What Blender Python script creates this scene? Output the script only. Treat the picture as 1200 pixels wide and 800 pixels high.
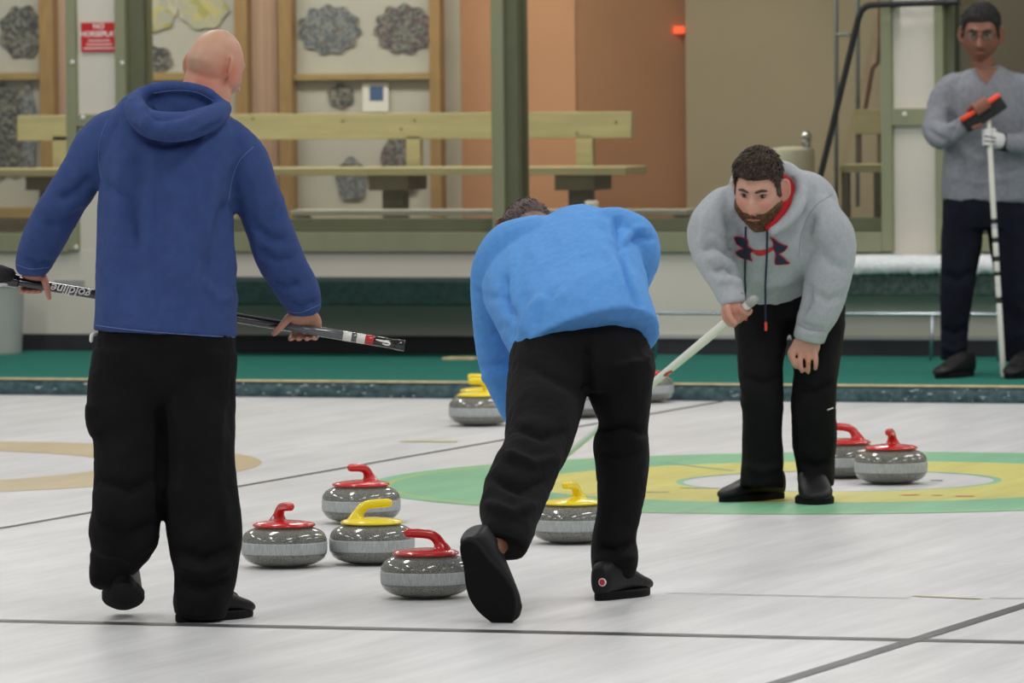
import bpy, bmesh, math, random
import numpy as np
from mathutils import Vector, Matrix, noise
from mathutils.bvhtree import BVHTree

for o in list(bpy.data.objects): bpy.data.objects.remove(o, do_unlink=True)
scene = bpy.context.scene
COL = scene.collection

# ------------------------------------------------------------------ camera
FPX = 7873.14                       # focal length in pixels of the 1200x800 frame
CAM = Vector((7.4974, -24.8809, 1.7046))
YAW, PITCH, ROLL = 0.341134, 0.0443224, -0.01007053
FH = Vector((-math.sin(YAW), math.cos(YAW), 0)); RH = Vector((math.cos(YAW), math.sin(YAW), 0)); ZZ = Vector((0, 0, 1))
VF = (FH * math.cos(PITCH) - ZZ * math.sin(PITCH)).normalized()      # view direction
UL = (ZZ * math.cos(PITCH) + FH * math.sin(PITCH)).normalized()
# the camera is rolled a little
VR = (RH * math.cos(ROLL) + UL * math.sin(ROLL)).normalized()
VU = (UL * math.cos(ROLL) - RH * math.sin(ROLL)).normalized()
cam = bpy.data.cameras.new('camera'); camo = bpy.data.objects.new('camera', cam); COL.objects.link(camo)
m = Matrix((( VR.x, VU.x, -VF.x, CAM.x), (VR.y, VU.y, -VF.y, CAM.y), (VR.z, VU.z, -VF.z, CAM.z), (0, 0, 0, 1)))
camo.matrix_world = m
cam.sensor_width = 36; cam.sensor_fit = 'HORIZONTAL'; cam.lens = 36 * FPX / 1200
cam.clip_start = .5; cam.clip_end = 200
cam.dof.use_dof = True; cam.dof.focus_distance = 21.3; cam.dof.aperture_fstop = 8.0
scene.camera = camo

# ------------------------------------------------------------------ light
scene.view_settings.view_transform = 'Standard'; scene.view_settings.look = 'None'
scene.view_settings.gamma = 1; scene.view_settings.exposure = 0.12; scene.view_settings.use_curve_mapping = False
world = bpy.data.worlds.new('hall_light'); scene.world = world; world.use_nodes = True
bg = world.node_tree.nodes['Background']; bg.inputs[0].default_value = (.985, .99, 1.0, 1); bg.inputs[1].default_value = 0.24
def area(name, loc, sx, sy, power, col, rot=(0, 0, 0)):
    l = bpy.data.lights.new(name, 'AREA'); l.shape = 'RECTANGLE'; l.size = sx; l.size_y = sy; l.energy = power; l.color = col
    o = bpy.data.objects.new(name, l); o.location = loc; o.rotation_euler = rot; COL.objects.link(o); return o
for ix in (-6.6, -2.2, 2.2, 6.6):                  # rows of fluorescent ceiling lamps over the sheets
    for iy in (-13, -8, -3, 2, 6.4):
        area('ceiling_lamp', (ix, iy, 4.6), .35, 2.4, 64, (1.0, .985, .955))
area('lounge_lamp', (-4.6, 9.15, 3.1), 3.2, .5, 70, (1.0, .93, .83))
area('lounge_lamp', (-7.6, 9.15, 3.1), 2.6, .5, 56, (1.0, .95, .88))
area('side_room_fill', (-.6, 9.2, 3.1), 1.0, .4, 9, (1.0, .92, .82))  # unseen fill light added to brighten the dim room

# ------------------------------------------------------------------ measuring helpers
def ray(px, py): return VF + VR * ((px - 600) / FPX) + VU * ((400 - py) / FPX)
def at(px, py, d): return CAM + ray(px, py) * d
def onz(px, py, z=0.0):
    r = ray(px, py); return CAM + r * ((z - CAM.z) / r.z)
def ony(px, py, Y):
    r = ray(px, py); return CAM + r * ((Y - CAM.y) / r.y)
def depth(p): return (p - CAM).dot(VF)
_C = np.array(CAM); _V = np.array(VF); _R = np.array(VR); _U = np.array(VU)
def proj(P):
    q = P - _C; d = q @ _V
    return np.stack([600 + FPX * (q @ _R) / d, 400 - FPX * (q @ _U) / d], 1), d

# ------------------------------------------------------------------ materials
def lin(c):
    if isinstance(c, str): c = [int(c[i:i + 2], 16) / 255 for i in (0, 2, 4)]
    return tuple((v / 12.92 if v <= .04045 else ((v + .055) / 1.055) ** 2.4) for v in c) + (1,)
MATS = {}
def mat(name, col, rough=.6, metal=0.0, spec=.5, var=0.0, vscale=8.0, bump=0.0, bscale=60.0, stretch=(1, 1, 1), col2=None, coat=0.0, emit=None):
    if name in MATS: return MATS[name]
    m = bpy.data.materials.new(name); m.use_nodes = True; nt = m.node_tree; b = nt.nodes['Principled BSDF']
    c = lin(col); b.inputs['Base Color'].default_value = c; b.inputs['Roughness'].default_value = rough
    b.inputs['Metallic'].default_value = metal; b.inputs['Specular IOR Level'].default_value = spec
    if coat: b.inputs['Coat Weight'].default_value = coat; b.inputs['Coat Roughness'].default_value = .08
    if emit: b.inputs['Emission Color'].default_value = lin(col); b.inputs['Emission Strength'].default_value = emit
    tc = nt.nodes.new('ShaderNodeTexCoord'); mp = nt.nodes.new('ShaderNodeMapping'); mp.inputs['Scale'].default_value = stretch
    nt.links.new(tc.outputs['Object'], mp.inputs['Vector'])
    if var or col2:
        n = nt.nodes.new('ShaderNodeTexNoise'); n.inputs['Scale'].default_value = vscale; n.inputs['Detail'].default_value = 5
        nt.links.new(mp.outputs[0], n.inputs['Vector'])
        r = nt.nodes.new('ShaderNodeValToRGB'); c2 = lin(col2) if col2 else tuple(min(1, v * (1 + var)) for v in c[:3]) + (1,)
        c1 = c if col2 else tuple(v * (1 - var) for v in c[:3]) + (1,)
        r.color_ramp.elements[0].position = .32; r.color_ramp.elements[1].position = .68
        r.color_ramp.elements[0].color = c1; r.color_ramp.elements[1].color = c2
        nt.links.new(n.outputs['Fac'], r.inputs[0]); nt.links.new(r.outputs[0], b.inputs['Base Color'])
    if bump:
        n2 = nt.nodes.new('ShaderNodeTexNoise'); n2.inputs['Scale'].default_value = bscale; n2.inputs['Detail'].default_value = 4
        nt.links.new(mp.outputs[0], n2.inputs['Vector'])
        bp = nt.nodes.new('ShaderNodeBump'); bp.inputs['Strength'].default_value = bump; bp.inputs['Distance'].default_value = .01
        nt.links.new(n2.outputs['Fac'], bp.inputs['Height']); nt.links.new(bp.outputs[0], b.inputs['Normal'])
    MATS[name] = m; return m
def glass_mat():
    m = bpy.data.materials.new('window_glass'); m.use_nodes = True; nt = m.node_tree; nt.nodes.clear()
    o = nt.nodes.new('ShaderNodeOutputMaterial'); mx = nt.nodes.new('ShaderNodeMixShader'); tr = nt.nodes.new('ShaderNodeBsdfTransparent')
    gl = nt.nodes.new('ShaderNodeBsdfGlossy'); fr = nt.nodes.new('ShaderNodeFresnel'); fr.inputs[0].default_value = 1.5
    tr.inputs[0].default_value = (.86, .88, .86, 1); gl.inputs['Roughness'].default_value = .03
    nt.links.new(fr.outputs[0], mx.inputs[0]); nt.links.new(tr.outputs[0], mx.inputs[1]); nt.links.new(gl.outputs[0], mx.inputs[2])
    nt.links.new(mx.outputs[0], o.inputs[0]); MATS['glass'] = m; return m
def ice_mat(name, col, amount=.06):
    m = bpy.data.materials.new(name); m.use_nodes = True; nt = m.node_tree; b = nt.nodes['Principled BSDF']
    tc = nt.nodes.new('ShaderNodeTexCoord')
    def nz(scale, st, rot=0):
        mp = nt.nodes.new('ShaderNodeMapping'); mp.inputs['Scale'].default_value = st; mp.inputs['Rotation'].default_value = (0, 0, rot)
        n = nt.nodes.new('ShaderNodeTexNoise'); n.inputs['Scale'].default_value = scale; n.inputs['Detail'].default_value = 6; n.inputs['Roughness'].default_value = .62
        nt.links.new(tc.outputs['Object'], mp.inputs[0]); nt.links.new(mp.outputs[0], n.inputs['Vector']); return n
    a = nz(3.0, (2.6, .22, 1), .12); c = nz(1.1, (1, .6, 1), .5); d = nz(9, (3.4, .18, 1), -.05)
    def mth(op, x, y):
        q = nt.nodes.new('ShaderNodeMath'); q.operation = op
        for i, v in enumerate((x, y)):
            if isinstance(v, (int, float)): q.inputs[i].default_value = v
            else: nt.links.new(v, q.inputs[i])
        return q.outputs[0]
    s = mth('ADD', mth('MULTIPLY', a.outputs['Fac'], .45), mth('ADD', mth('MULTIPLY', c.outputs['Fac'], .3), mth('MULTIPLY', d.outputs['Fac'], .25)))
    r = nt.nodes.new('ShaderNodeValToRGB'); k = lin(col)
    r.color_ramp.elements[0].position = .34; r.color_ramp.elements[1].position = .62
    r.color_ramp.elements[0].color = tuple(v * (1 - 2.3 * amount) for v in k[:3]) + (1,); r.color_ramp.elements[1].color = tuple(min(1, v * (1 + amount)) for v in k[:3]) + (1,)
    nt.links.new(s, r.inputs[0]); nt.links.new(r.outputs[0], b.inputs['Base Color'])
    b.inputs['Roughness'].default_value = .33; b.inputs['Specular IOR Level'].default_value = .38
    bp = nt.nodes.new('ShaderNodeBump'); bp.inputs['Strength'].default_value = .12; bp.inputs['Distance'].default_value = .004
    pb = nz(120, (1, 1, 1)); nt.links.new(pb.outputs['Fac'], bp.inputs['Height']); nt.links.new(bp.outputs[0], b.inputs['Normal'])
    MATS[name] = m; return m
def granite(name, c1, c2, rough=.12, scale=330, coat=.5, stretch=(1, 1, 1)):
    m = bpy.data.materials.new(name); m.use_nodes = True; nt = m.node_tree; b = nt.nodes['Principled BSDF']
    tc = nt.nodes.new('ShaderNodeTexCoord'); mp = nt.nodes.new('ShaderNodeMapping'); mp.inputs['Scale'].default_value = stretch
    n = nt.nodes.new('ShaderNodeTexNoise'); n.inputs['Scale'].default_value = scale; n.inputs['Detail'].default_value = 3
    nt.links.new(tc.outputs['Object'], mp.inputs[0]); nt.links.new(mp.outputs[0], n.inputs['Vector'])
    r = nt.nodes.new('ShaderNodeValToRGB'); r.color_ramp.elements[0].position = .36; r.color_ramp.elements[1].position = .64
    r.color_ramp.elements[0].color = lin(c1); r.color_ramp.elements[1].color = lin(c2)
    nt.links.new(n.outputs['Fac'], r.inputs[0]); nt.links.new(r.outputs[0], b.inputs['Base Color'])
    b.inputs['Roughness'].default_value = rough; b.inputs['Coat Weight'].default_value = coat; b.inputs['Coat Roughness'].default_value = .06
    MATS[name] = m; return m
def collage_mat(name, c_list, scale, seed):
    m = bpy.data.materials.new(name); m.use_nodes = True; nt = m.node_tree; b = nt.nodes['Principled BSDF']
    tc = nt.nodes.new('ShaderNodeTexCoord'); mp = nt.nodes.new('ShaderNodeMapping'); mp.inputs['Location'].default_value = (seed, seed * .7, seed * .3)
    v = nt.nodes.new('ShaderNodeTexVoronoi'); v.inputs['Scale'].default_value = scale
    nt.links.new(tc.outputs['Object'], mp.inputs[0]); nt.links.new(mp.outputs[0], v.inputs['Vector'])
    sx = nt.nodes.new('ShaderNodeSeparateColor'); nt.links.new(v.outputs['Color'], sx.inputs[0])
    r = nt.nodes.new('ShaderNodeValToRGB'); r.color_ramp.interpolation = 'CONSTANT'
    while len(r.color_ramp.elements) < len(c_list): r.color_ramp.elements.new(.5)
    for i, c in enumerate(c_list): r.color_ramp.elements[i].position = i / len(c_list); r.color_ramp.elements[i].color = lin(c)
    nt.links.new(sx.outputs[0], r.inputs[0]); nt.links.new(r.outputs[0], b.inputs['Base Color']); b.inputs['Roughness'].default_value = .5
    MATS[name] = m; return m
def vcol_mat(name, rough=.5, bump=.1, bscale=90):
    m = mat(name, 'ffffff', rough, bump=bump, bscale=bscale, spec=.35); nt = m.node_tree
    a = nt.nodes.new('ShaderNodeVertexColor'); a.layer_name = 'tone'
    nt.links.new(a.outputs[0], nt.nodes['Principled BSDF'].inputs['Base Color'])
    return m

# ------------------------------------------------------------------ mesh helpers
def tagit(o, label=None, cat=None, group=None, kind=None):
    if label: o['label'] = label
    if cat: o['category'] = cat
    if group: o['group'] = group
    if kind: o['kind'] = kind
    return o
def link(name, me, material, parent=None, smooth=True):
    o = bpy.data.objects.new(name, me); COL.objects.link(o)
    if material: me.materials.clear(); me.materials.append(MATS[material] if isinstance(material, str) else material)
    if smooth:
        me.polygons.foreach_set('use_smooth', [True] * len(me.polygons))
    if parent:
        o.parent = parent
    return o
class MB:
    def __init__(s): s.v = []; s.f = []
    def add(s, vs, fs):
        k = len(s.v); s.v += [tuple(v) for v in vs]; s.f += [tuple(i + k for i in f) for f in fs]; return s
    def rings(s, rings, cap=True, closed=False):
        n = len(rings[0]); vs = [p for r in rings for p in r]; fs = []
        L = len(rings)
        for i in range(L if closed else L - 1):
            a = i * n; b = ((i + 1) % L) * n
            for j in range(n):
                k = (j + 1) % n; fs.append((a + j, a + k, b + k, b + j))
        if cap and not closed:
            fs.append(tuple(range(n - 1, -1, -1))); fs.append(tuple((L - 1) * n + j for j in range(n)))
        return s.add(vs, fs)
    def box(s, x0, x1, y0, y1, z0, z1):
        vs = [(x, y, z) for z in (z0, z1) for y in (y0, y1) for x in (x0, x1)]
        return s.add(vs, [(0, 2, 3, 1), (4, 5, 7, 6), (0, 1, 5, 4), (2, 6, 7, 3), (0, 4, 6, 2), (1, 3, 7, 5)])
    def mesh(s, name):
        me = bpy.data.meshes.new(name); me.from_pydata(s.v, [], s.f); me.update(); return me
    def build(s, name, material, parent=None, smooth=False, bevel=0.0):
        me = s.mesh(name)
        if bevel:
            bm = bmesh.new(); bm.from_mesh(me); bmesh.ops.bevel(bm, geom=bm.edges[:], offset=bevel, segments=2, affect='EDGES', profile=.6); bm.to_mesh(me); bm.free()
        return link(name, me, material, parent, smooth)
def cr(P, sub):
    P = [np.array(p, float) for p in P]; out = []
    for i in range(len(P) - 1):
        p0 = P[max(i - 1, 0)]; p1 = P[i]; p2 = P[i + 1]; p3 = P[min(i + 2, len(P) - 1)]
        for j in range(sub):
            t = j / sub; out.append(.5 * ((2 * p1) + (-p0 + p2) * t + (2 * p0 - 5 * p1 + 4 * p2 - p3) * t * t + (-p0 + 3 * p1 - 3 * p2 + p3) * t ** 3))
    out.append(P[-1]); return out
def tube_world(mb, pts, rad, n=10, sub=3, rounded=True, closed=False):
    """circular tube through world points; rad: list of radii"""
    Q = cr([tuple(p) + (r,) for p, r in zip(pts, rad)], sub); Q = [(Vector(q[:3]), max(q[3], 1e-4)) for q in Q]
    if rounded:
        d0 = (Q[0][0] - Q[1][0]).normalized(); d1 = (Q[-1][0] - Q[-2][0]).normalized(); r0 = Q[0][1]; r1 = Q[-1][1]
        Q = [(Q[0][0] + d0 * r0 * .95, r0 * .3), (Q[0][0] + d0 * r0 * .7, r0 * .72)] + Q + [(Q[-1][0] + d1 * r1 * .7, r1 * .72), (Q[-1][0] + d1 * r1 * .95, r1 * .3)]
    rings = []; u = None
    for i, (p, r) in enumerate(Q):
        t = (Q[min(i + 1, len(Q) - 1)][0] - Q[max(i - 1, 0)][0])
        if t.length < 1e-9: t = Vector((0, 0, 1))
        t.normalize()
        if u is None: u = t.orthogonal().normalized()
        u = (u - t * u.dot(t));
        if u.length < 1e-6: u = t.orthogonal()
        u.normalize(); w = t.cross(u)
        rings.append([p + u * (r * math.cos(a)) + w * (r * math.sin(a)) for a in [2 * math.pi * k / n for k in range(n)]])
    return mb.rings(rings)
def px_rings(pts, D0, n=22, sub=4, k=1.0, kd=None, ex=2.25):
    """pts: (px, py, depth offset m, half width px[, half depth m]) -> rings in the world"""
    kd = k if kd is None else kd
    Q = []
    for p in pts:
        d = D0 + p[2]; w = p[3] * d / FPX * k; h = (p[4] * kd if len(p) > 4 else w)
        Q.append(tuple(at(p[0], p[1], d)) + (w, h))
    Q = cr(Q, sub); rings = []; up = None
    for i, q in enumerate(Q):
        t = Vector(Q[min(i + 1, len(Q) - 1)][:3]) - Vector(Q[max(i - 1, 0)][:3]); t.normalize()
        u = t.cross(VF)
        if up is not None and u.dot(up) < 0 and u.length < .5: u = up
        if u.length < .25 and up is not None: u = up - t * up.dot(t)
        u.normalize(); up = u; w = u.cross(t).normalized()
        c = Vector(q[:3]); r = []
        for j in range(n):
            a = 2 * math.pi * j / n; ca, sa = math.cos(a), math.sin(a)
            r.append(c + u * (q[3] * math.copysign(abs(ca) ** (2 / ex), ca)) + w * (q[4] * math.copysign(abs(sa) ** (2 / ex), sa)))
        rings.append(r)
    return rings
def tube_px(mb, pts, D0, **kw): return mb.rings(px_rings(pts, D0, **kw))
def ellipsoid(mb, c, ax, n=16, m=10):
    c = Vector(c); A = [Vector(a) for a in ax]; rings = []
    for i in range(m + 1):
        t = math.pi * (i + .15) / (m + .3); rings.append([c + A[2] * math.cos(t) + (A[0] * math.cos(2 * math.pi * j / n) + A[1] * math.sin(2 * math.pi * j / n)) * math.sin(t) for j in range(n)])
    return mb.rings(rings)
def remesh(mb, voxel, smooth=4, factor=.5):
    me = mb.mesh('tmp'); bm = bmesh.new(); bm.from_mesh(me); bmesh.ops.recalc_face_normals(bm, faces=bm.faces[:]); bm.to_mesh(me); bm.free()
    o = bpy.data.objects.new('tmp', me); COL.objects.link(o)
    r = o.modifiers.new('r', 'REMESH'); r.mode = 'VOXEL'; r.voxel_size = voxel; r.adaptivity = 0
    s = o.modifiers.new('s', 'SMOOTH'); s.iterations = smooth; s.factor = factor
    dg = bpy.context.evaluated_depsgraph_get(); dg.update(); out = bpy.data.meshes.new_from_object(o.evaluated_get(dg))
    bpy.data.objects.remove(o); bpy.data.meshes.remove(me); return out
def get_vn(me):
    n = len(me.vertices); v = np.empty(n * 3); me.vertices.foreach_get('co', v)
    nn = np.empty(n * 3, np.float32); me.vertex_normals.foreach_get('vector', nn); return v.reshape(-1, 3), nn.reshape(-1, 3).astype(float)
def set_v(me, v): me.vertices.foreach_set('co', v.ravel()); me.update()
def wrinkle(me, amp, scale, stretch=(1, 1, 1), seed=0):
    v, n = get_vn(me); off = Vector((seed, seed * 1.7, 0)); d = np.empty(len(v))
    for i, p in enumerate(v):
        q = Vector((p[0] * stretch[0], p[1] * stretch[1], p[2] * stretch[2])); w = noise.noise(q * (scale * .55) + off)
        a = noise.noise(q * scale + Vector((w, w * .6, -w)) * 1.6 + off); d[i] = .55 * (1 - 2.6 * abs(a)) + .45 * w
    set_v(me, v + n * (amp * d)[:, None])
def folds(me, lines, fk=2.0, front=True):
    """lines: (polyline in pixels, amplitude m (+ ridge, - crease), width px): cloth folds on the side of the garment seen there"""
    v, n = get_vn(me); P, d = proj(v); vis = np.clip(-(n @ _V) * 3, 0, 1) if front else np.clip((n @ _V) * 3, 0, 1)
    disp = np.zeros(len(v))
    for poly, amp, w in lines:
        best = np.full(len(v), 1e9); tt = np.zeros(len(v)); L = len(poly) - 1
        for i in range(L):
            a = np.array(poly[i], float); b = np.array(poly[i + 1], float); ab = b - a
            t = np.clip(((P - a) @ ab) / (ab @ ab), 0, 1); q = np.hypot(*(P - (a + t[:, None] * ab)).T)
            mk = q < best; best = np.where(mk, q, best); tt = np.where(mk, (i + t) / L, tt)
        disp += fk * amp * np.exp(-(best / w) ** 2) * np.clip(np.minimum(tt, 1 - tt) * 5 + .25, 0, 1)
    set_v(me, v + n * (disp * vis)[:, None])
def bvh(o):
    me = o.data; return BVHTree.FromPolygons([o.matrix_world @ v.co for v in me.vertices], [tuple(p.vertices) for p in me.polygons])
def hit(tree, px, py, lift=.002):
    r = ray(px, py).normalized(); h = tree.ray_cast(CAM, r)
    if h[0] is None: return None, None
    nrm = h[1] if h[1].dot(r) < 0 else -h[1]
    return h[0] + nrm * lift, nrm
def seam(o, poly, r, material, name='seam', parent=None, lift=.0005, n=40, tree=None):
    """a thin cord or stitched line lying on the surface of o"""
    tree = tree or bvh(o); Q = cr([tuple(p) for p in poly], max(2, n // len(poly))); pts = []
    for q in Q:
        h, _ = hit(tree, q[0], q[1], lift)
        if h is not None and (not pts or (h - pts[-1]).length < .12): pts.append(h)
    mb = MB(); tube_world(mb, pts, [r] * len(pts), n=6, sub=1); return mb.build(name, material, parent or o, True)
def decal(o, polys, material, name, parent=None, lift=.003, tree=None, thick=.0015):
    """a flat print: polygons measured in pixels laid on the surface of o, with thickness"""
    tree = tree or bvh(o); bm = bmesh.new()
    for poly in polys:
        vs = [bm.verts.new((p[0], p[1], 0)) for p in poly]; f_ = bm.faces.new(vs); f_.normal_update()
    bmesh.ops.triangulate(bm, faces=bm.faces[:], ngon_method='EAR_CLIP')
    for _ in range(3): bmesh.ops.subdivide_edges(bm, edges=[e for e in bm.edges if e.calc_length() > 2.5], cuts=1, use_grid_fill=False); bmesh.ops.triangulate(bm, faces=bm.faces[:])
    dead = []
    for v in bm.verts:
        h, nn = hit(tree, v.co.x, v.co.y, lift)
        if h is None: dead.append(v)
        else: v.co = h
    bmesh.ops.delete(bm, geom=dead, context='VERTS'); bmesh.ops.recalc_face_normals(bm, faces=bm.faces[:])
    me = bpy.data.meshes.new(name); bm.to_mesh(me); bm.free()
    ob = link(name, me, material, parent or o, True); s = ob.modifiers.new('thickness', 'SOLIDIFY'); s.thickness = thick; s.offset = 0; return ob
def text_mesh(txt, size, name, material, M, parent, extrude=.0006, bold=True, shear=0.0, space=1.0):
    cu = bpy.data.curves.new(name, 'FONT'); cu.body = txt; cu.size = size; cu.align_x = 'CENTER'; cu.align_y = 'CENTER'; cu.extrude = extrude; cu.shear = shear; cu.space_character = space
    if bold: cu.offset = size * .018
    o = bpy.data.objects.new(name, cu); COL.objects.link(o); dg = bpy.context.evaluated_depsgraph_get(); dg.update()
    me = bpy.data.meshes.new_from_object(o.evaluated_get(dg)); bpy.data.objects.remove(o); me.transform(M)
    return link(name, me, material, parent, False)
def axes(o, x, y, z): return Matrix(((x.x, y.x, z.x, o.x), (x.y, y.y, z.y, o.y), (x.z, y.z, z.z, o.z), (0, 0, 0, 1)))

# ------------------------------------------------------------------ palette
ice_mat('ice', 'd7d7d8', .10); ice_mat('ice_green', '83c198', .10); ice_mat('ice_yellow', 'd9d374', .10); ice_mat('ice_tan', 'c6b490', .08)
ice_mat('ice_black', '4b4a4d', .1); ice_mat('ice_ring_line', 'b9c766', .08); ice_mat('ice_crack', '8f8f8c', .1); ice_mat('ice_red', 'd97a4a', .1); ice_mat('ice_purple', 'a99aa2', .1); ice_mat('ice_palegold', 'd8cf9a', .1); ice_mat('ice_ring_edge', '86bfa0', .08)
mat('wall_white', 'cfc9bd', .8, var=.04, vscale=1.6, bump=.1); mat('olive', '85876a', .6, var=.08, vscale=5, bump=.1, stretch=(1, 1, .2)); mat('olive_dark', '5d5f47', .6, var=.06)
mat('baseboard_black', '26262a', .6, var=.2); mat('trim_grey', 'a9a9a6', .4); mat('carpet', '00685a', .95, var=.12, vscale=30, bump=.5, bscale=300)
mat('kerb_edge', 'c9b98f', .8, var=.2, vscale=20); mat('kerb_foam', '213d42', .85, col2='4f666a', vscale=22, bump=.8, bscale=50, stretch=(1, 1, 1.5))
mat('frost', 'dfe3e3', .8, var=.06, vscale=30, bump=.8, bscale=60); mat('ledge_green', '1c3733', .95, var=.3, vscale=25, bump=.8, bscale=120)
mat('frosted_green', '53635d', .95, col2='2d423d', vscale=40, bump=.9, bscale=120)
mat('salmon', 'c8946f', .8, var=.04, vscale=2, bump=.1); mat('beige', 'b1a58c', .8, var=.04, vscale=2, bump=.1); mat('lounge_white', 'c9c2b2', .85); mat('lounge_floor', '7a6a55', .7)
mat('curtain', 'd5b9a2', .9, var=.1, vscale=7, stretch=(6, 1, .1)); mat('pine', 'a38a58', .55, var=.1, vscale=6, stretch=(1, 6, 6), bump=.1); mat('pine_frame', '9c7c4e', .6, var=.12, vscale=7, stretch=(6, 6, 1))
mat('bench_wood', 'b9b084', .55, var=.1, vscale=5, stretch=(.6, 6, 6), bump=.08); mat('bench_dark', '6b6347', .6, var=.1, vscale=6); mat('knot', '6d5c33', .6)
mat('board_grey', 'b9b6ac', .7, var=.05, vscale=3); mat('ledge_white', 'c9cabf', .4, var=.03); mat('cream_tank', 'cfcdb8', .4, var=.03)
mat('chrome', 'c9ccce', .2, 1.0); mat('alu', 'b5bec4', .32, 1.0); mat('black_pipe', '151517', .45); mat('conduit', '7c8484', .4, .6); mat('bin_grey', 'a2a5a1', .5, var=.04)
mat('sign_red', 'c01c22', .5, var=.04); mat('print_white', 'e9e6e0', .6); mat('plate_grey', '9a9a98', .5); mat('screw', 'd5d3c8', .4)
mat('blue_fleece', '2e4478', .95, var=.08, vscale=30, bump=.35, bscale=260); mat('blue_stitch', '5d71a3', .9)
mat('sky_knit', '5694d6', .92, var=.05, vscale=60, bump=.2, bscale=350); mat('sky_hem', '3f63b0', .9)
mat('grey_knit', 'a3a8ad', .93, var=.06, vscale=70, bump=.2, bscale=350); mat('grey_seam', '868b92', .9); mat('red_lining', 'a8141c', .9, var=.1, vscale=40, bump=.2)
mat('navy_print', '20233c', .8, var=.1); mat('red_print', 'b3242f', .8); mat('navy_cord', '232940', .9); mat('orange_tip', 'e0492e', .6)
mat('grey_sweater', '7d8087', .93, var=.1, vscale=45, bump=.35, bscale=240); mat('black_trouser', '0d0c0e', .9, spec=.2, var=.25, vscale=9, bump=.15, bscale=120); mat('navy_trouser', '10131f', .9, spec=.2, var=.2, vscale=9, bump=.15)
mat('shoe_black', '0e0f10', .5, spec=.3, var=.2, vscale=30, bump=.12, bscale=120); mat('sole_black', '0b0b0c', .8, spec=.2, var=.2, vscale=40, bump=.2, bscale=200); mat('shoe_lace', '2a2b2d', .7)
mat('hair_brown', '3a2e25', .6, col2='5a4a3c', vscale=70, stretch=(3, 3, .6), bump=1.0, bscale=190); mat('hair_dark', '1b1614', .6, var=.35, vscale=60, bump=.8, bscale=160); mat('hair_chestnut', '3c2a28', .6, col2='5b4745', vscale=80, bump=.8, bscale=180); mat('beard', '543a26', .75, col2='7c5a3a', vscale=90, bump=1.0, bscale=220)
vcol_mat('skin', .5); mat('eye_white', '6e6662', .35); mat('iris', '2a211c', .2); mat('lip', '8f5a4e', .5); mat('gold', 'c9a24a', .25, 1.0); mat('lens', '9a9a94', .1)
mat('shaft_black', '111114', .12, coat=.6); mat('shaft_grey', '55565a', .15, coat=.5); mat('shaft_white', 'dcdcd2', .35, coat=.3, var=.03); mat('shaft_red', 'b01c20', .3, coat=.4); mat('silver_print', 'b8babd', .4)
mat('pad_black', '17171a', .8, var=.2, vscale=60); mat('pad_orange', 'ee4a24', .6); mat('pad_white', 'c9c9c6', .7); mat('glove_white', 'd6d6d4', .8, var=.05, bump=.2); mat('glove_black', '17171a', .8); mat('purple_plain', '4a35c8', .3)
mat('handle_red', 'c3201d', .25, coat=.4); mat('handle_yellow', 'ecd300', .3, coat=.4); mat('white_tag', 'd9d9d6', .6); mat('reflection_orange', 'ff5a30', .5, emit=1.2)
granite('granite_dark', '45453f', '8b8b82'); granite('granite_band', 'b6bab8', '8d9392', .55, 160, 0, (4, 4, .2)); glass_mat()

# ------------------------------------------------------------------ the ice
fl = MB().add([(-16, -27, 0), (16, -27, 0), (16, 5.46, 0), (-16, 5.46, 0)], [(0, 1, 2, 3)]).build('floor', 'ice'); tagit(fl, 'white pebbled curling ice with painted rings and lines', None, None, 'structure')
def annulus(cx, cy, r0, r1, name, material, z=.0012, n=160):
    mb = MB(); vs = []; fs = []
    for k in range(n):
        a = 2 * math.pi * k / n
        for r in (r0, r1): vs.append((cx + r * math.cos(a), cy + r * math.sin(a), z))
    for k in range(n):
        j = (k + 1) % n; fs.append((2 * k, 2 * k + 1, 2 * j + 1, 2 * j))
    return mb.add(vs, fs).build(name, material, fl)
def stripe(a, b, w, name, material, z=.002):
    a = Vector((a[0], a[1], 0)); b = Vector((b[0], b[1], 0)); t = (b - a).normalized(); s = Vector((-t.y, t.x, 0)) * (w / 2); zz = Vector((0, 0, z))
    return MB().add([a - s + zz, b - s + zz, b + s + zz, a + s + zz], [(0, 1, 2, 3)]).build(name, material, fl)
annulus(0, 0, 1.755, 1.83, 'painted_ring', 'ice_green'); annulus(0, 0, 1.735, 1.755, 'ring_outline', 'ice_ring_line'); annulus(0, 0, 1.22, 1.735, 'painted_ring', 'ice_green')
annulus(0, 0, .63, 1.22, 'painted_ring', 'ice_yellow'); annulus(0, 0, .60, .63, 'ring_outline', 'ice_ring_edge')
annulus(-4.37, 0, 1.22, 1.83, 'painted_ring', 'ice_tan'); annulus(-4.37, 0, .16, .6, 'painted_ring', 'ice_tan')
stripe((-2.2, -12), (-2.2, 5.4), .028, 'sheet_line', 'ice_black'); stripe((2.2, -14), (2.2, 5.4), .05, 'sheet_line', 'ice_black'); stripe((-6.57, -12), (-6.57, 5.4), .028, 'sheet_line', 'ice_black')
stripe((-9, -6.57), (9, -6.57), .085, 'hog_line', 'ice_black', .0016)
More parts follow.
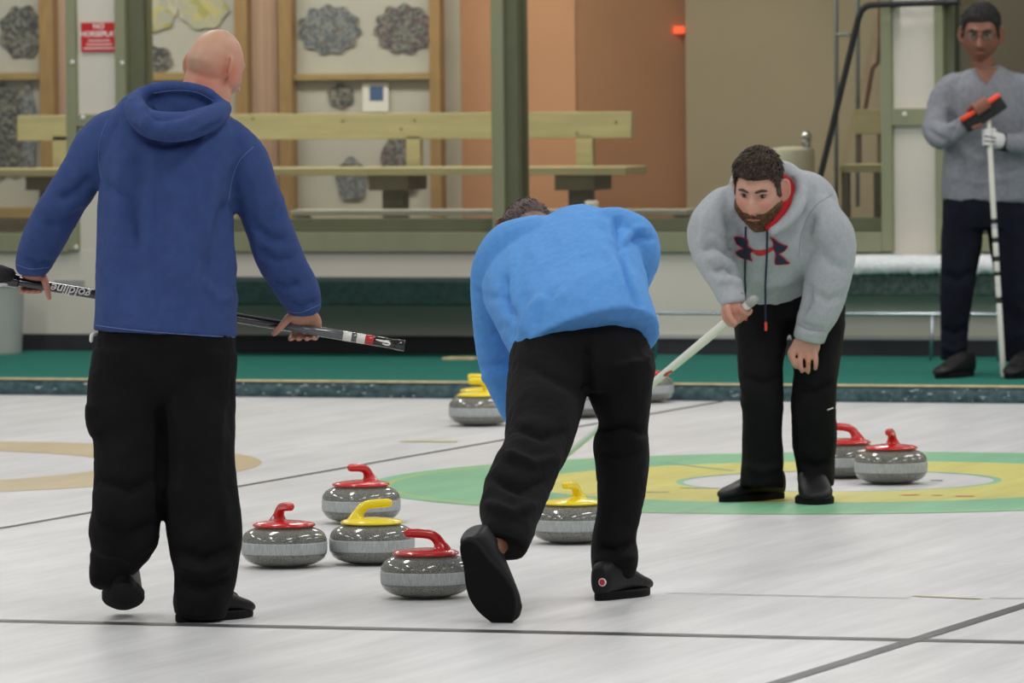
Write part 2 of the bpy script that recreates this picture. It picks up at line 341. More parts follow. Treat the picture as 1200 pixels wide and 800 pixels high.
# printed marks in the yellow and white rings
for pa, pb, w, mm in (((1056, 580.5), (1077, 580), .045, 'ice_red'), ((1092, 580.5), (1104, 581), .03, 'ice_red'), ((1120, 582), (1141, 581.5), .05, 'ice_red'), ((757, 577), (784, 577), .035, 'ice_purple'), ((797, 572), (842, 572.5), .025, 'ice_purple'), ((1090, 563), (1105, 563), .04, 'ice_purple'),
                      ((780, 542), (795, 544), .02, 'ice_ring_edge'), ((800, 545), (860, 552), .018, 'ice_ring_edge'), ((470, 517), (535, 517.5), .09, 'ice_palegold'), ((1070, 698.5), (1150, 702), .03, 'ice_palegold'), ((780, 695), (960, 699), .012, 'ice_crack'), ((960, 699), (1065, 701.5), .012, 'ice_crack'), ((1160, 701), (1200, 701.5), .014, 'ice_crack')):
    stripe(onz(*pa), onz(*pb), w, 'printed_mark', mm, .0026)

# ------------------------------------------------------------------ walkway, kerb and wall
KY, CZ, WY = 5.46, .078, 8.36
tagit(MB().box(-16, 16, KY + .05, WY + .3, -.1, CZ).build('floor_walkway', 'carpet'), 'green carpet walkway behind the ice', None, None, 'structure')
kb = MB(); random.seed(3)
N = 420; xs = np.linspace(-14, 10, N); rr = []
for i, x in enumerate(xs):
    wob = .010 * noise.noise(Vector((x * 7, 1, 0))) + .006 * noise.noise(Vector((x * 23, 5, 0)))
    rr.append([Vector((x, y + wob, z)) for y, z in ((KY + .05, -.02), (KY + .004, -.02), (KY - .012, .012), (KY - .014, .05), (KY + .004, .072), (KY + .05, .074))])
kb.rings(rr); kerb = tagit(kb.build('trim_kerb', 'kerb_foam', smooth=True), 'dark teal frosted foam kerb along the back of the ice', None, None, 'structure')
fk = MB(); rnd = random.Random(5)
for k in range(520):
    x = rnd.uniform(-7.5, 1.5); dens = noise.noise(Vector((x * 1.3, 3, 0)))
    if rnd.random() > .55 + dens: continue
    sz = rnd.uniform(.002, .008) * (1.5 if x < -5.4 else 1); ellipsoid(fk, (x, KY - .013 + .006 * rnd.random(), rnd.uniform(.005, .068)), ((sz * rnd.uniform(1, 2.4), 0, 0), (0, .006, 0), (0, 0, sz * .6)), 7, 4)
tagit(fk.build('frost_specks', mat('frost_grey', '9fabad', .8), kerb, True), None, None, None, 'stuff')
tagit(MB().box(-14, 10, KY - .004, KY + .06, .0745, CZ + .003).build('trim_edging', 'kerb_edge'), 'thin cream edging strip on the kerb', None, None, 'structure')

def bx(name, x0, y0, x1, y1, Y, th, material, parent=None, back=True, bevel=0.0, mb=None):
    """axis-aligned slab measured at pixel rectangle on the plane y = Y; th = thickness away from the camera"""
    xm, ym = (x0 + x1) / 2, (y0 + y1) / 2
    X0, X1 = ony(x0, ym, Y).x, ony(x1, ym, Y).x; Z1, Z0 = ony(xm, y0, Y).z, ony(xm, y1, Y).z
    return (mb or MB()).box(X0, X1, Y, Y + th, Z0, Z1).build(name, material, parent, bevel=bevel)
def px2(x, y, Y=WY): p = ony(x, y, Y); return p.x, p.z
SILL = px2(600, 294)[1]; XL, XR = -15.0, 4.0
w = MB().box(XL, XR, WY, WY + .12, 0, SILL); tagit(w.build('wall_back_lower', 'wall_white'), 'off-white lower wall under the lounge windows', None, None, 'structure')
X = lambda px, py=150: px2(px, py)[0]
p1 = MB().box(X(85), X(145), WY + .005, WY + .12, SILL, 3.2); tagit(p1.build('wall_pier_sign', 'wall_white'), 'white wall pier carrying the red sign', None, None, 'structure')
p2 = MB().box(X(1040), X(1102), WY + .005, WY + .12, SILL, 3.2); tagit(p2.build('wall_pier_plain', 'wall_white'), 'white wall pier beside the man in the grey sweater', None, None, 'structure')
tagit(MB().box(XL, XR, WY, WY + .12, 2.75, 3.6).build('wall_back_upper', 'wall_white'), 'wall above the lounge windows', None, None, 'structure')
tagit(MB().box(X(-300), X(2200), WY - .012, WY, CZ, px2(600, 394)[1]).build('baseboard_back', 'baseboard_black'), 'black baseboard along the walkway wall', None, None, 'structure')
tagit(MB().box(X(700, 394), X(1700, 394), WY - .02, WY, px2(900, 397)[1], px2(900, 392.5)[1]).build('trim_baseboard', 'trim_grey'), 'pale trim on top of the black baseboard', None, None, 'structure')
# windows
WT = 2.75
def window(name, x0, x1, label, mull=None, lit=True):
    g = MB().box(x0, x1, WY + .06, WY + .066, SILL, WT).build(name, 'glass'); tagit(g, label, None, None, 'structure')
    return g
def stile(g, px0, px1, name='window_frame', m='olive', th=.05, y=WY - .03): return MB().box(X(px0), X(px1), y, y + th + .03, SILL, WT).build(name, m, g, bevel=.004)
def rail(g, px0, px1, ya, yb, name='window_frame', m='olive', y=WY - .032, th=.08): xm = (px0 + px1) / 2; return MB().box(X(px0), X(px1), y, y + th, px2(xm, yb)[1], px2(xm, ya)[1]).build(name, m, g, bevel=.004)
g1 = window('window_1', X(-420), X(92), 'left lounge window with olive frame')
stile(g1, 80, 92); rail(g1, -420, 80, 273, 295)
g2 = window('window_2', X(138), X(1047), 'wide lounge window with olive frame and one mullion')
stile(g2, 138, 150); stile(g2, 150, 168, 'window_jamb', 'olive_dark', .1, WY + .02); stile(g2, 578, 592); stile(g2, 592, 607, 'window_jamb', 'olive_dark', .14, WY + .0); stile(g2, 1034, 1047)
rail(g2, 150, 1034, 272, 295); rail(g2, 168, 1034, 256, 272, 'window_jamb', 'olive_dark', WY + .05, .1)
g3 = window('window_3', X(1097), X(1700), 'window behind the man in the grey sweater')
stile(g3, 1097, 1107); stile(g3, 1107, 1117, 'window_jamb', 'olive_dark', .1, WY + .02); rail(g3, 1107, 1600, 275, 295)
for px0, px1, ya, yb in ((92, 138, 134, 148), (1047, 1097, 127, 147)):
    tagit(rail(None, px0, px1, ya, yb, 'trim_rail'), 'olive rail across the white pier', None, None, 'structure')
for (qx, qy) in ((84.5, 73), (143, 74), (97, 138), (89, 290), (1060, 134)):
    c = ony(qx, qy, WY - .034); mb = MB(); ellipsoid(mb, c, ((.014, 0, 0), (0, 0, .014), (0, .006, 0)), 10, 6); par = g1 if qx < 92 else (g2 if qx > 138 and qx < 1047 else None)
    o = mb.build('screw_cap', 'screw', par, True)
    if not par: tagit(o, 'white screw cap on the olive rail of the %s pier' % ('signed' if qx < 500 else 'plain'), 'screw cap')

# red sign on the pier
sg = bx('warning_sign', 95, 26.5, 136.5, 60.5, WY - .008, .008, 'sign_red'); tagit(sg, 'red sign with white NO HORSEPLAY lettering on the white pier', 'sign')
def sign_text(t, qx, qy, hpx, sp=1.0):
    c = ony(qx, qy, WY - .0095); s = hpx * depth(c) / FPX / .72
    text_mesh(t, s, 'lettering', 'print_white', axes(c, Vector((1, 0, 0)), Vector((0, 0, 1)), Vector((0, -1, 0))), sg, space=sp)
sign_text('NO', 115.5, 31, 6.2, 1.1); sign_text('HORSEPLAY', 115.8, 40, 6.4, 1.0)
for k, (a, b, yy) in enumerate(((103, 129, 47.5), (101, 131, 52), (98, 134, 56.5))):
    bx('print_line', a, yy - .6, b, yy + .6, WY - .0092, .001, 'print_white', sg)

# grey plate on the wall, far bin
bxp = bx('wall_plate', 63, 328, 98, 337, WY - .012, .012, 'plate_grey', bevel=.003); tagit(bxp, 'small grey rectangular plate on the wall behind the dark broom', 'wall plate')
bc = onz(-14, 415, CZ); bc.y = 8.0
mb = MB(); nb = 28
mb.rings([[Vector((bc.x + r * math.cos(2 * math.pi * k / nb), bc.y + r * math.sin(2 * math.pi * k / nb), CZ + z)) for k in range(nb)] for r, z in ((.135, 0), (.137, .01), (.155, .36), (.165, .365), (.165, .385), (.15, .385), (.13, .06), (.01, .05))])
bn = mb.build('waste_bin', 'bin_grey', smooth=False); tagit(bn, 'grey round bin on the green walkway at the left edge', 'bin')

# carpeted ledges on the wall
def ledge(xa, xb, ya, yb, dep):
    xm = (xa + xb) / 2; z1, z0 = px2(xm, ya, WY - dep)[1], px2(xm, yb, WY - dep)[1]
    return X(xa, 340), X(xb, 340), z0, z1
x0, x1, z0, z1 = ledge(215, 640, 329, 358, .55)
lg = MB().box(x0, x1, WY - .55, WY, z0, z1).build("wall_ledge", 'ledge_green', bevel=.01); tagit(lg, 'dark green carpeted ledge on the wall between the two blue tops', 'ledge')
x0, x1, z0, z1 = ledge(940, 1330, 318, 347, .2)
lg2 = MB().box(x0, x1, WY - .2, WY, z0, z1).build('wall_ledge', 'frosted_green', bevel=.01); tagit(lg2, 'green carpeted ledge under a crust of white frost behind the grey sweater man', 'ledge')
fr = MB(); rr = []; ztop = px2(1080, 300, WY - .2)[1]
for k in range(260):
    x = x0 + (x1 - x0) * k / 259
    lo = z1 - .015 + .02 * noise.noise(Vector((x * 13, 2, 0))) + .02 * noise.noise(Vector((x * 34, 7, 0))); q = .014 * noise.noise(Vector((x * 22, 3, 1))); tp = .006 * noise.noise(Vector((x * 9, 4, 4)))
    rr.append([Vector((x, y, z)) for y, z in ((WY - .001, z1 - .002), (WY - .19, z1 - .002), (WY - .206 - .5 * abs(q), lo), (WY - .228 + q, lo + .012), (WY - .236 + q * 1.3, (lo + ztop) / 2 + q), (WY - .22 + q, ztop - .02 + tp), (WY - .18, ztop + tp), (WY - .001, ztop + .004))])
fr.rings(rr); fr.build('frost_crust', 'frost', lg2, True)

# low silver rail
Yr = WY - .45
ra = MB(); a = ony(752, 365.5, Yr); b = ony(1172, 369.5, Yr)
zr = (a.z + b.z) / 2; tube_world(ra, [Vector((a.x - .4, Yr, zr)), Vector((b.x, Yr, zr))], [.009, .009], sub=1)
rl = ra.build('silver_rail', 'alu', smooth=True); tagit(rl, 'low silver tube rail standing on the green walkway by the wall', 'rail')
for qx in (1093, 1172, 770):
    p = ony(qx, 368, Yr); mb = MB(); tube_world(mb, [Vector((p.x, Yr, zr)), Vector((p.x - .01, Yr - .01, CZ))], [.008, .008], sub=1, rounded=False); mb.build('rail_leg', 'alu', rl, True)
p = onz(541, 421, CZ); mb = MB().box(p.x - .085, p.x + .085, p.y - .06, p.y + .06, CZ, CZ + .012); o = mb.build('wooden_strip', 'kerb_edge', bevel=.002); tagit(o, 'small cream strip lying on the green walkway beside the bright blue shirt', 'strip')

# black pipe in front of the window frame
YP = WY - .12
mb = MB(); tube_world(mb, [ony(940, 292, YP), ony(962, 204, YP), ony(1001, 42, YP), ony(1007, 19, YP), ony(1014, 8.5, YP), ony(1030, 5.5, YP), ony(1075, 4, YP), ony(1121, 2.5, YP)], [.016] * 8, n=12, sub=4)
bp_ = mb.build('black_pipe', 'black_pipe', smooth=True); tagit(bp_, 'bent black pipe rising beside the white pier above the grey hoodie', 'pipe')
for qx, qy in ((1042, 5), (1102, 3.3)):
    c = ony(qx, qy, YP); MB().box(c.x - .02, c.x + .02, YP - .01, WY + .02, c.z - .012, c.z + .012).build('pipe_bracket', 'black_pipe', bp_)

# ------------------------------------------------------------------ the lounge behind the glass
LY = 10.7
def slab(name, pxa, pxb, z0, z1, Y, th, m): return MB().box(ony(pxa, 150, Y).x, ony(pxb, 150, Y).x, Y, Y + th, z0, z1).build(name, m)
tagit(MB().box(XL, XR, WY + .12, LY + 2.5, .3, .42).build('floor_lounge', 'lounge_floor'), 'lounge floor', None, None, 'structure')
tagit(MB().box(XL, XR, WY + .0, LY + 2.5, 3.3, 3.4).build('ceiling_lounge', 'lounge_white'), 'lounge ceiling', None, None, 'structure')
tagit(slab('wall_lounge_left', -700, 540, .4, 3.3, LY, .1, 'lounge_white'), 'pale lounge wall behind the display boards', None, None, 'structure')
tagit(slab('wall_lounge_salmon', 538, 675, .4, 3.3, LY + .02, .1, 'salmon'), 'salmon painted lounge wall', None, None, 'structure')
xa = ony(675, 150, LY).x; xb = ony(812, 150, LY + .7).x
mb = MB().add([(xa, LY + .02, .4), (xb, LY + .7, .4), (xb, LY + .7, 3.3), (xa, LY + .02, 3.3), (xa, LY + .12, .4), (xb, LY + .8, .4), (xb, LY + .8, 3.3), (xa, LY + .12, 3.3)], [(0, 1, 2, 3), (4, 7, 6, 5), (0, 4, 5, 1), (3, 2, 6, 7), (0, 3, 7, 4), (1, 5, 6, 2)])
tagit(mb.build('wall_lounge_angled', 'salmon'), 'salmon painted lounge wall turning back', None, None, 'structure')
tagit(slab('wall_lounge_right', 804, 1130, .4, 3.3, LY + .6, .3, 'beige'), 'beige lounge wall', None, None, 'structure')
xq = X(1103); tagit(MB().box(xq, xq + .08, WY + .12, LY + 1, .4, 3.3).build('wall_partition', 'beige'), 'partition between the lounge and the dim room', None, None, 'structure')
mat('dim_wall', '8a8378', .8, var=.05); tagit(MB().box(xq, XR, LY - .6, LY - .5, .4, 3.3).build('wall_dim_room', 'dim_wall'), 'wall of the dim room', None, None, 'structure')
c = ony(797, 35, LY + .6); mb = MB().box(c.x - .028, c.x + .028, c.y - .03, c.y, c.z - .02, c.z + .02); tagit(mb.build('reflection_glow', 'reflection_orange'), 'tiny orange glow added for an exit sign reflection on the salmon wall', 'reflection')  # emissive block added to imitate an exit sign's orange reflection
# curtains
for k, (a, b) in enumerate(((290, 326), (62, 81))):
    Y = LY - .12; xa, xb = ony(a, 150, Y).x, ony(b, 150, Y).x; rr = []
    n = 40
    fr_ = [(xa + (xb - xa) * i / n, Y + .018 * math.sin(i * 1.25)) for i in range(n + 1)]
    vs = [(x, y + t, z) for t in (0, .006) for z in (.6, 3.2) for x, y in fr_]; m_ = n + 1; fs = []
    for i in range(n): fs += [(i, i + 1, m_ + i + 1, m_ + i), (2 * m_ + i + 1, 2 * m_ + i, 3 * m_ + i, 3 * m_ + i + 1)]
    o = MB().add(vs, fs).build('curtain', 'curtain', smooth=True); tagit(o, ('pale pink curtain strip between two wooden posts right of the bald head', 'pale pink curtain strip beside the white pier with the sign')[k], 'curtain')
# display cases: pine posts, cross rails and grey boards with round collages
def display(x0, x1, rails, label, ytop=-60, ybot=262, left=None, right=None):
    Y = LY - .2
    root = bx('display_case', x0, ytop, x1, ybot, Y + .05, .03, 'board_grey'); tagit(root, label, 'display case')
    for q in (left, right):
        if q: bx('case_post', q[0], ytop, q[1], ybot, Y - .03, .08, 'pine_frame', root, bevel=.004)
    for (a, b) in rails: bx('case_rail', x0, a, x1, b, Y - .005, .05, 'pine', root, bevel=.003)
    return root
dc1 = display(-160, 46, ((86, 94), (243, 256)), 'grey display board with collages and pine rails at the left edge', right=(46, 62))
dc2 = display(168, 276, ((85, 94),), 'grey display board with yellowish collages behind the bald head', right=(275, 290))
dc3 = display(342, 504, ((86, 93.5), (255, 270)), 'grey display board with two dark round collages', left=(326, 342), right=(503, 516))
random.seed(11)
def collage(cx, cy, rx, ry, m, label, Y=LY - .165, lobes=11, n=72, seed=1, par=None):
    c = ony(cx, cy, Y); s = depth(c) / FPX; rx *= s; ry *= s; vs = []; 
    for t in (0, .006):
        for k in range(n):
            a = 2 * math.pi * k / n; q = 1 + .07 * math.cos(lobes * a + seed) + .05 * noise.noise(Vector((math.cos(a) * 2, math.sin(a) * 2, seed)))
            vs.append((c.x + rx * q * math.cos(a), Y + t, c.z + ry * q * math.sin(a)))
    fs = [tuple(range(n)), tuple(range(2 * n - 1, n - 1, -1))] + [(k, n + k, n + (k + 1) % n, (k + 1) % n) for k in range(n)]
    o = MB().add(vs, fs).build('collage', m); tagit(o, label, 'collage', 'round collages on the display boards'); return o
collage_mat('collage_cool', ['5f656c', '80868a', '555b66', '8f8a86', '6b7072', '6c655c', '858c90'], 75, 2.0)
collage_mat('collage_warm', ['564a50', '75605e', '474a52', '7f8780', '5f5054', '6a7562', '867d7c'], 75, 7.0)
collage_mat('collage_dark', ['44474a', '6f716c', '393c40', '85837a', '55574f', '746b5c'], 60, 4.0)
collage_mat('collage_yellow', ['b5b190', 'c0b67a', 'aeac9c', 'a8a25e', 'bdb9a6'], 20, 9.0)
collage(385.5, 34.5, 38, 28, 'collage_cool', 'bluish grey round collage, left of the pair on the middle board', seed=1)
collage(473, 33.5, 36, 28, 'collage_warm', 'reddish dark round collage, right of the pair on the middle board', seed=2, Y=LY - .166)
collage(26, 37, 29, 30, 'collage_dark', 'dark round collage near the pine post at the top left', seed=3, lobes=8)
collage(6, 154, 34, 54, 'collage_dark', 'large dark collage behind the bench end at the left edge', seed=4, lobes=9); collage(33, 154, 10, 54, 'collage_cool', 'tall narrow collage beside the left pine post', seed=5, lobes=5, Y=LY - .176)
collage(184, 14, 24, 22, 'collage_yellow', 'pale yellow collage left of the bald head', seed=6, lobes=7); collage(238, 10, 30, 24, 'collage_yellow', 'pale yellow collage above the bald head', seed=7, lobes=7)
collage(181, 70, 22, 16, 'collage_dark', 'small dark collage left of the bald head', seed=8, lobes=6)
collage(399, 112, 16, 14, 'collage_dark', 'small dark collage under the middle board rail', seed=9, lobes=6); collage(470, 190, 24, 42, 'collage_warm', 'tall collage low on the middle board behind the bench post', seed=10, lobes=5); collage(412, 210, 20, 25, 'collage_cool', 'small bluish collage low on the middle board behind the bench seat', seed=11, lobes=5)
o = bx('notice', 425, 97, 455, 131, LY - .168, .004, 'print_white'); tagit(o, 'white notice with a blue square pinned on the middle board', 'notice'); bx('blue_square', 433, 101, 449, 118, LY - .17, .002, mat('print_blue', '46618c', .6), o)
# bench
BY = 9.75
bk = bx('lounge_bench', 20, 133, 740, 163.5, BY, .04, 'bench_wood', bevel=.004)
tagit(bk, 'long yellowish wooden bench behind the lounge windows', 'bench')
mbk = bx('seat', -30, 197, 733, 206, BY - .4, .36, 'bench_wood', bk, bevel=.004)
for a, b in ((62, 78), (476, 492), (675, 694)): bx('back_post', a, 160, b, 206, BY + .0, .05, 'bench_wood', bk)
for a in (650, 432, 30):
    bx('seat_bracket', a, 205, a + 46, 223, BY - .36, .3, 'bench_dark', bk); MB().box(ony(a + 16, 230, BY - .25).x, ony(a + 40, 230, BY - .25).x, BY - .25, BY - .15, .42, ony(a + 16, 205, BY - .25).z).build('leg', 'bench_dark', bk)
for qx, qy in ((402, 142), (486, 141), (470, 151), (676, 156), (722, 143), (296, 139)):
    c = ony(qx, qy, BY - .001); mb = MB(); ellipsoid(mb, c, ((.008, 0, 0), (0, 0, .008), (0, .003, 0)), 8, 5); mb.build('knot', 'knot', bk, True)
# white ledge, tank, parts at the right
o = bx('window_shelf', 340, 246, 806, 252.5, 9.1, .2, 'ledge_white', bevel=.003); tagit(o, 'long white shelf behind the wide window under the bench', 'shelf')
for q in (345, 600, 790): MB().box(ony(q, 255, 9.15).x, ony(q + 12, 255, 9.15).x, 9.15, 9.25, .42, ony(q, 252, 9.15).z).build('shelf_leg', 'bench_dark', o)
c = ony(690, 247, 9.15); mb = MB(); nb = 16; mb.rings([[Vector((c.x + r * math.cos(2 * math.pi * k / nb), 9.2 + r * math.sin(2 * math.pi * k / nb), c.z + z)) for k in range(nb)] for r, z in ((.03, 0), (.034, .03), (.036, .05), (.03, .052), (.028, .01))])
o = mb.build('paper_cup', 'print_white', smooth=True); tagit(o, 'small white cup on the long white shelf', 'cup')
c = ony(929, 200, 9.9); s = depth(c) / FPX; rr = []
for z, r in ((.42 - c.z, 26), (.10, 26), (.118, 25.5), (.122, 23), (.13, 10), (.131, 2)): rr.append([Vector((c.x + r * s * math.cos(2 * math.pi * k / 32), c.y + .11 * r / 26 * math.sin(2 * math.pi * k / 32), c.z + z)) for k in range(32)])
o = MB().rings(rr).build('water_tank', 'cream_tank', smooth=False); tagit(o, 'cream tank with a silver knob behind the grey hoodie', 'tank')
mb = MB(); cc = ony(945, 163, 9.88); ellipsoid(mb, cc + Vector((0, 0, .01)), ((.03, 0, 0), (0, .03, 0), (0, 0, .035))); tube_world(mb, [cc + Vector((0, 0, -.06)), cc], [.026, .022]); mb.build('knob', 'chrome', o, True)
for k, qx in enumerate((980, 1005)):
    mb = MB(); a = ony(qx, -40, 10.2); b = ony(qx, 240, 10.2); tube_world(mb, [a, b], [.012, .012], sub=1); oo = mb.build('conduit', 'conduit', smooth=True); tagit(oo, ('thin grey conduit left of the pair behind the black pipe', 'thin grey conduit right of the pair beside the wooden chair')[k], 'conduit')
    if k == 0: mb = MB(); tube_world(mb, [ony(980, 41, 10.19), ony(988, 40.5, 10.19), ony(996, 41, 10.19)], [.009] * 3); mb.build('conduit_arm', 'conduit', oo, True)
ch = bx('wooden_chair', 1001, 128, 1034, 157, 9.5, .03, 'bench_wood', bevel=.004); tagit(ch, 'wooden chair with a solid back panel seen through the window beside the white pier', 'chair')
bx('seat', 984, 193, 1040, 202, 9.1, .4, 'bench_wood', ch, bevel=.003)
for q in (1003, 1028): bx('back_post', q, 150, q + 5, 200, 9.51, .03, 'bench_dark', ch)
for q in (986, 1024): MB().box(ony(q, 240, 9.12).x, ony(q + 8, 240, 9.12).x, 9.12, 9.17, .42, ony(q, 200, 9.12).z).build('leg', 'bench_dark', ch)
bx('stretcher', 986, 266, 1034, 271, 9.12, .03, 'pine', ch)
mb = MB(); tube_world(mb, [Vector((ony(1031, 38, 10).x + .02, 10, 3.3)), ony(1031, 38, 10), ony(1022, 80, 10), ony(1014, 128, 10)], [.012, .012, .014, .012]); o = mb.build('hanging_cord', mat('cord_brown', '6b4a36', .8), smooth=True); tagit(o, 'brown cord hanging above the wooden chair', 'cord')

# ------------------------------------------------------------------ curling stones
def lathe(prof, n=56):
    mb = MB(); mb.rings([[Vector((r * math.cos(2 * math.pi * k / n), r * math.sin(2 * math.pi * k / n), z)) for k in range(n)] for r, z in prof]); return mb
RS, HS = .1405, .136
def prof_seg(z0, z1, k=12):
    out = []
    for i in range(k + 1):
        z = z0 + (z1 - z0) * i / k; t = (z - HS / 2) / (HS / 2); t = max(-1, min(1, t)); out.append((RS * (1 - abs(t) ** 3.3) ** (1 / 2.7) if abs(t) < .9999 else .04, z))
    return out
BA, BB = .044, .083
def flat(p, lo, hi): return [(max(r, .055), z) for r, z in p]
me_low = lathe([(.02, .002)] + [(max(r, .075), z) for r, z in prof_seg(.002, BA, 14)] + [(.10, BA)]).mesh('lower_body')
me_band = lathe([(.10, BA)] + [(r + .0006, z) for r, z in prof_seg(BA, BB, 8)] + [(.10, BB)]).mesh('striking_band')
me_up = lathe([(.10, BB)] + [(max(r, .095), z) for r, z in prof_seg(BB, HS, 14)] + [(.02, HS)]).mesh('upper_body')
me_disc = lathe([(.02, HS - .004), (.1, HS - .004), (.1035, HS - .002), (.102, HS + .003), (.092, HS + .008), (.06, HS + .013), (.03, HS + .016), (.01, HS + .017)]).mesh('handle_disc')
mb = MB(); G = [(-.048, .004, .040), (-.047, .018, .026), (-.042, .031, .0185), (-.034, .044, .0165), (-.019, .055, .0155), (.005, .060, .015), (.03, .062, .015), (.056, .063, .0145)]
tube_world(mb, [Vector((x, 0, HS + z)) for x, z, r in G], [r for *_, r in G], n=18, sub=4)
me_grip = remesh(mb, .004, 3)
mb = MB(); ellipsoid(mb, (-.030, -.026, HS + .020), ((.008, 0, 0), (0, .003, .002), (0, 0, .008)), 10, 6); me_bolt = mb.mesh('bolt')
def stone(px, ybot, colour, gx, gv, label, bolt=False):
    g = onz(px, ybot - 4); d = (RH * gx + FH * gv); rz = math.atan2(d.y, d.x)
    o = bpy.data.objects.new('curling_stone', None); o.empty_display_size = .1; COL.objects.link(o); o.location = (g.x, g.y, .0015); o.rotation_euler = (0, 0, rz)
    tagit(o, label, 'curling stone', 'curling stones on the ice')
    for nm, me, mm in (('lower_body', me_low, 'granite_dark'), ('striking_band', me_band, 'granite_band'), ('upper_body', me_up, 'granite_dark'), ('handle_disc', me_disc, colour), ('handle_grip', me_grip, colour), ('bolt', me_bolt, 'white_tag')):
        if nm == 'bolt' and not bolt: continue
        key = me.name + mm
        if key not in stone.cache: k = me.copy(); stone.cache[key] = k
        link(nm, stone.cache[key], mm, o)
    return o
stone.cache = {}
stone(333.4, 668, 'handle_red', .42, -.9, 'red handled stone nearest the man in the navy fleece', True)
stone(423.5, 616.5, 'handle_red', -.62, -.78, 'red handled stone behind the yellow handled one, left of the green ring')
stone(436.2, 664.5, 'handle_yellow', 1, 0, 'yellow handled stone with its handle pointing right between red handled stones')
stone(499.5, 704, 'handle_red', -1, 0, 'red handled stone beside the raised shoe, its handle pointing left')
stone(671, 640, 'handle_yellow', -.4, -.9, 'yellow handled stone between the legs of the bending man')
stone(1044.2, 570.5, 'handle_red', -.2, -.97, 'red handled stone in full view on the white centre of the rings')
stone(990, 563.5, 'handle_red', -1, 0, 'red handled stone half hidden behind the hoodie man leg')
stone(563, 502.5, 'handle_yellow', -.7, -.7, 'front yellow handled stone of two by the kerb, under the blue sleeve')
stone(566, 497, 'handle_yellow', -1, -.2, 'rear yellow handled stone of two by the kerb, behind another')
stone(679, 493, 'handle_red', .8, .5, 'stone glimpsed in the gap between the bending man thighs')
stone(755, 475.5, 'handle_red', .3, .9, 'stone by the kerb half hidden behind the bending man hip')

# ------------------------------------------------------------------ people: shared builders
def head_shape(D):
    """unit directions -> points of a head (metres), face towards -y, z up"""
    x = .0765 * D[:, 0]; y = .0975 * D[:, 1]; z = .118 * D[:, 2]
    sq = lambda v: np.sign(v) * np.abs(v)
    t = np.clip(-z / .118, 0, 1)
    x = x * (1 - .30 * t ** 1.6) * (1 + .03 * np.clip(z / .118, 0, 1)); back = y > 0
    y = np.where(back, y * (1 - .42 * t), y * (1 - .10 * t)); y = np.where(y < 0, y * (1 - .0 * t), y)
    x = x * (1 + .10 * np.exp(-((z + .05) / .035) ** 2) * (y < .02)); front = np.clip(-D[:, 1] * 2.2, 0, 1)
    g = lambda v, c, w: np.exp(-((v - c) / w) ** 2)
    y = y - front * (.010 * g(z, -.098, .02) * g(x, 0, .03))                                   # chin
    ridge = np.clip((.026 - z) / .058, 0, 1) * np.clip((z + .046) / .012, 0, 1)
    y = y - front * .040 * ridge * g(x, 0, .0130); y = y - front * .012 * g(z, -.033, .010) * (g(x, .013, .008) + g(x, -.013, .008))
    for s_ in (-1, 1):
        y = y + front * .019 * g(x, s_ * .032, .018) * g(z, .011, .014)                       # eye socket
        y = y - front * .010 * g(x, s_ * .028, .026) * g(z, .035, .010)                      # brow
        y = y - front * .005 * g(x, s_ * .045, .018) * g(z, -.018, .02)                       # cheek
    y = y - front * .0055 * g(x, 0, .022) * (g(z, -.058, .0055) + g(z, -.070, .0065)); y = y + front * .003 * g(x, 0, .024) * g(z, -.0638, .003)
    return np.stack([x, y, z], 1)
def sphere_dirs(n=84, m=64):
    D = []; F = []
    for i in range(m + 1):
        t = math.pi * min(max(i / m, .004), .996)
        for j in range(n): a = 2 * math.pi * j / n; D.append((math.sin(t) * math.cos(a), math.sin(t) * math.sin(a), math.cos(t)))
    for i in range(m):
        for j in range(n): k = (j + 1) % n; F.append((i * n + j, (i + 1) * n + j, (i + 1) * n + k, i * n + k))
    return np.array(D), F
SD, SF = sphere_dirs()
HEADP = head_shape(SD)
def frame(pos, fdir, up, s=1.0, sz=1.0):
    f = Vector(fdir).normalized(); u = Vector(up); u = (u - f * u.dot(f)).normalized(); y = -f; x = y.cross(u).normalized(); return axes(Vector(pos), x * s, y * s, u * (s * sz))
def add_head(mb, M):
    vs = [M @ Vector(p) for p in HEADP]; n = 84; F = list(SF); F.append(tuple(range(n - 1, -1, -1))); F.append(tuple(64 * n + j for j in range(n))); mb.add(vs, F)
    sc = M.to_scale().x
    for s_ in (-1, 1):                                                                        # eyelids
        tube_world(mb, [M @ Vector((s_ * .016, -.0785, .018)), M @ Vector((s_ * .03, -.0835, .0225)), M @ Vector((s_ * .046, -.0725, .018))], [.003 * sc, .0042 * sc, .003 * sc], n=8)
        tube_world(mb, [M @ Vector((s_ * .018, -.077, .0035)), M @ Vector((s_ * .03, -.080, .0)), M @ Vector((s_ * .045, -.0715, .0035))], [.0025 * sc, .0034 * sc, .0025 * sc], n=8)
    for s_ in (-1, 1):                                                                        # ears
        c = Vector((s_ * .0765, .016, -.004)); pts = []; ux = Vector((s_ * .82, .56, .10)).normalized(); uz = Vector((0, .12, 1)).normalized()
        for k in range(13):
            a = math.pi * (-.62 + 1.5 * k / 12); rx, rz = .019, .033
            pts.append(M @ (c + ux * (rx * (math.cos(a) + .45)) + uz * (rz * math.sin(a) + .004)))
        sc = M.to_scale().x; tube_world(mb, pts, [.0056 * sc] * 13, n=8, sub=1)
        ellipsoid(mb, M @ (c + ux * .008), (M.to_3x3() @ (ux * .016), M.to_3x3() @ Vector((s_ * .005, -.001, 0)), M.to_3x3() @ (uz * .028)), 12, 8)
        ellipsoid(mb, M @ (c + ux * .004 - uz * .028), (M.to_3x3() @ (ux * .007), M.to_3x3() @ Vector((s_ * .005, 0, 0)), M.to_3x3() @ (uz * .009)), 10, 6)
